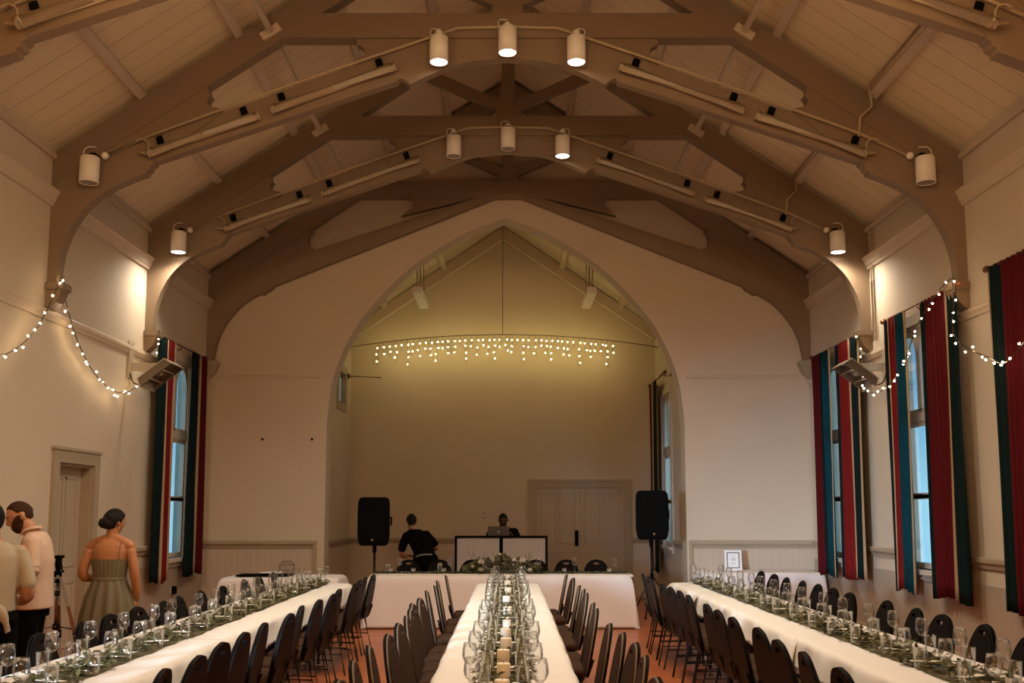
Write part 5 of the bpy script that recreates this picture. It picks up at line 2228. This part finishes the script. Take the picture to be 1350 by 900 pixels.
# person in the off-white tee at the left edge, back to the camera
def tee():
    t = thing('person', 'person in an off-white tee and black trousers at the left edge, back turned', 'person', (-3.55, 6.95, 0), R(22))
    hc = Vector((-.03, .055, 1.555))
    hr = rot_head(R(20), R(-14))
    bm = bmesh.new()
    head_mesh(bm, hc, hr)
    capsule(bm, [(0, -.01, 1.34), (-.005, .01, 1.42), (-.02, .03, 1.50)], [.064, .052, .054])
    loft(bm, [((0, 0, .88), .15, .11), ((0, 0, 1.02), .135, .10), ((0, 0, 1.2), .155, .105), ((0, 0, 1.32), .165, .09), ((0, 0, 1.38), .11, .07), ((0, 0, 1.41), .066, .055)])
    capsule(bm, [(.17, 0, 1.335), (.225, -.015, 1.12), (.235, .015, 1.03)], [.052, .047, .043])
    capsule(bm, [(.235, .015, 1.03), (.18, .15, .99), (.10, .24, 1.02)], [.043, .038, .027])
    hand_mesh(bm, (.10, .24, 1.02), (-.6, .7, .2), (0, -.3, 1), (.5, .5, .4), .6, .97)
    capsule(bm, [(-.17, 0, 1.335), (-.225, -.015, 1.12), (-.19, .13, 1.03), (-.10, .24, 1.05)], [.052, .047, .040, .027])
    hand_mesh(bm, (-.10, .24, 1.05), (.6, .7, .1), (0, -.3, 1), (-.5, .5, .4), .6, .97)
    for s in (-1, 1):
        capsule(bm, [(s * .085, 0, .90), (s * .095, .02, .48), (s * .095, -.01, .07)], [.085, .056, .038])
    fused('body', bm, M['skin'], t, .007)
    eyes(t, hc, hr)
    bm = bmesh.new()
    hair_mesh(bm, hc, hr, .45, -.62, .016, 1.0, 7)
    ball(bm, hc + Vector((.02, -.10, -.03)), .050, 3, (1.1, .9, 1.1))
    fused('hair', bm, M['hair'], t, .007, 3)
    bm = bmesh.new()
    loft(bm, [((0, 0, .93), .168, .130), ((0, 0, 1.02), .165, .128), ((0, 0, 1.2), .178, .128), ((0, -.003, 1.31), .186, .108), ((0, -.003, 1.375), .130, .084), ((0, 0, 1.405), .085, .072)])
    capsule(bm, [(.165, 0, 1.33), (.212, -.01, 1.20), (.230, -.015, 1.12)], [.058, .056, .056])
    capsule(bm, [(-.165, 0, 1.33), (-.212, -.01, 1.20), (-.230, -.015, 1.12)], [.058, .056, .056])
    sh = fused('tee_shirt', bm, M['shirtw'], t, .009, 5)
    bm = bmesh.new()
    path = smoothline([(.02, -.136, 1.0), (.07, -.150, .95), (.11, -.142, .88), (.13, -.128, .80)], 4)
    rows_ = []
    for i, p in enumerate(path):
        w_ = .018 + .020 * math.sin(math.pi * min(1, i / 9))
        ax = Vector((.8, .05, .45)).normalized()
        rows_.append([[bm.verts.new(p + ax * w_ * u + Vector((0, dy + .010 * abs(u), 0))) for u in (-1, 0, 1)] for dy in (-.004, .004)])
    for r0, r1 in zip(rows_, rows_[1:]):
        for k in (0, 1):
            bm.faces.new((r0[0][k], r0[0][k + 1], r1[0][k + 1], r1[0][k]))
            bm.faces.new((r0[1][k], r1[1][k], r1[1][k + 1], r0[1][k + 1]))
        for k in (0, 2):
            bm.faces.new((r0[0][k], r1[0][k], r1[1][k], r0[1][k]))
    obj('knotted_tail', bm, M['shirtw'], sh, True)
    bm = legs_bm([(-.085, 0, .88), (.085, 0, .88)], [(-.095, .02, .48), (.095, .02, .48)], [(-.095, -.01, .06), (.095, -.01, .06)], (.108, .076, .060))
    loft(bm, [((0, 0, .78), .168, .125), ((0, 0, .96), .155, .118)])
    fused('trousers', bm, M['dark'], t, .010, 4)
    for s in (-1, 1):
        shoe(t, (s * .095, -.01), s * -.1)
    return t


tee()


# person in black leaning to the left behind the head table
def leaning():
    t = thing('person', 'person in black bending over behind the head table, back turned, right elbow out', 'person', (-1.36, 15.95, 0), R(6))
    hc = Vector((-.185, .21, 1.45))
    hr = rot_head(R(6), R(-32))
    bm = bmesh.new()
    head_mesh(bm, hc, hr)
    capsule(bm, [(-.13, .14, 1.25), (-.165, .19, 1.33), (-.19, .23, 1.42)], [.070, .060, .058])
    loft(bm, [((.04, -.02, .84), .160, .125), ((.02, -.02, .95), .150, .118), ((-.04, .03, 1.10), .165, .118), ((-.10, .09, 1.22), .178, .105), ((-.12, .12, 1.29), .130, .08), ((-.13, .14, 1.32), .075, .06)])
    capsule(bm, [(.06, .10, 1.24), (.17, .12, 1.10), (.235, .16, 1.03)], [.055, .048, .043])
    capsule(bm, [(.235, .16, 1.03), (.12, .32, .98), (.02, .38, .97)], [.043, .037, .027])
    hand_mesh(bm, (.02, .38, .97), (-.7, .5, -.1), (0, -.3, -1), (0, .7, .5), .5)
    capsule(bm, [(-.27, .09, 1.22), (-.33, .07, 1.02), (-.32, .16, .90), (-.24, .30, .90)], [.055, .047, .041, .027])
    hand_mesh(bm, (-.24, .30, .90), (.4, .8, 0), (0, 0, -1), (.8, 0, .2), .5)
    for s in (-1, 1):
        capsule(bm, [(.04 + s * .09, -.02, .86), (.05 + s * .11, .02, .48), (.04 + s * .12, 0, .07)], [.09, .06, .04])
    fused('body', bm, M['skin'], t, .007)
    eyes(t, hc, hr)
    bm = bmesh.new()
    hair_mesh(bm, hc, hr, .42, -.85, .014, 1.0, 9)
    fused('hair', bm, M['hair'], t, .007, 3)
    bm = bmesh.new()
    loft(bm, [((.035, -.02, .88), .180, .142), ((.02, -.02, .96), .172, .137), ((-.04, .03, 1.10), .185, .135), ((-.10, .09, 1.22), .195, .120), ((-.12, .12, 1.29), .145, .094), ((-.13, .14, 1.325), .090, .072)])
    capsule(bm, [(.05, .10, 1.24), (.14, .115, 1.14), (.185, .135, 1.09)], [.072, .068, .066])
    capsule(bm, [(-.26, .09, 1.22), (-.315, .075, 1.08), (-.33, .075, 1.02)], [.072, .068, .066])
    sh = fused('tee_shirt', bm, M['dark'], t, .009, 5)
    bm = bmesh.new()
    tube(bm, smoothline([(-.07, .13 - .03, 1.372), (-.10, .085, 1.362), (-.16, .085, 1.358), (-.21, .12, 1.36)], 5), .008, 6)
    obj('collar_band', bm, M['lightband'], sh, True)
    bm = bmesh.new()
    tube(bm, smoothline([(-.12, -.10, .89), (-.05, -.155, .925), (.05, -.172, .94), (.14, -.145, .935)], 5), [(.006, .010)] * 16, 6)
    obj('waistband', bm, M['lightband'], t, True)
    bm = legs_bm([(-.05, -.02, .86), (.13, -.02, .86)], [(-.06, .02, .48), (.16, .02, .48)], [(-.08, 0, .06), (.16, 0, .06)], (.118, .082, .066))
    loft(bm, [((.04, -.02, .76), .185, .145), ((.04, -.02, .92), .180, .142)])
    fused('trousers', bm, M['dark'], t, .010, 4)
    for q in (-.08, .16):
        shoe(t, (q, 0), 0)
    return t


leaning()


# music player behind the booth, facing the hall and looking down at the laptop
def player():
    t = thing('person', 'person in black facing the hall behind the laptop, looking down', 'person', (-.10, 17.72, .05), R(180))
    hc = Vector((0, .115, 1.405))
    hr = rot_head(R(-6), R(-22))
    bm = bmesh.new()
    head_mesh(bm, hc, hr, scale=1.04)
    capsule(bm, [(0, 0, 1.22), (0, .035, 1.29), (0, .080, 1.36)], [.075, .064, .062])
    loft(bm, [((0, -.04, .80), .165, .12), ((0, -.03, .95), .160, .12), ((0, -.02, 1.10), .185, .12), ((0, -.005, 1.20), .19, .10), ((0, 0, 1.26), .13, .08), ((0, .01, 1.29), .075, .062)])
    for s in (-1, 1):
        capsule(bm, [(s * .205, 0, 1.20), (s * .275, .06, .99), (s * .25, .13, .96)], [.060, .052, .048])
        capsule(bm, [(s * .25, .13, .96), (s * .17, .30, 1.10), (s * .12, .40, 1.185)], [.048, .042, .028])
        hand_mesh(bm, (s * .12, .40, 1.195), (-s * .2, .95, .06), (0, .1, -1), (-s, .2, .1), .35, 1.02)
        capsule(bm, [(s * .09, -.04, .82), (s * .11, .06, .46), (s * .11, -.02, .07)], [.09, .062, .042])
    fused('body', bm, M['skin3'], t, .007)
    eyes(t, hc, hr, 'skin3', 1.04)
    bm = bmesh.new()
    hair_mesh(bm, hc, hr, .55, -.45, .007, 1.04, 11, .2)
    fused('hair', bm, M['hair'], t, .007, 3)
    bm = bmesh.new()
    loft(bm, [((0, -.04, .78), .190, .145), ((0, -.03, .95), .185, .142), ((0, -.02, 1.10), .205, .138), ((0, -.005, 1.20), .212, .118), ((0, 0, 1.262), .150, .094), ((0, .01, 1.295), .092, .076)])
    for s in (-1, 1):
        capsule(bm, [(s * .20, 0, 1.20), (s * .25, .04, 1.08), (s * .265, .06, 1.03)], [.078, .072, .070])
    fused('tee_shirt', bm, M['dark'], t, .009, 5)
    bm = legs_bm([(-.09, -.04, .82), (.09, -.04, .82)], [(-.11, .06, .46), (.11, .06, .46)], [(-.11, -.02, .06), (.11, -.02, .06)], (.115, .082, .066))
    loft(bm, [((0, -.04, .72), .175, .135), ((0, -.04, .86), .175, .135)])
    fused('trousers', bm, M['dark'], t, .010, 4)
    for s in (-1, 1):
        shoe(t, (s * .11, -.02), s * -.1)
    return t


player()
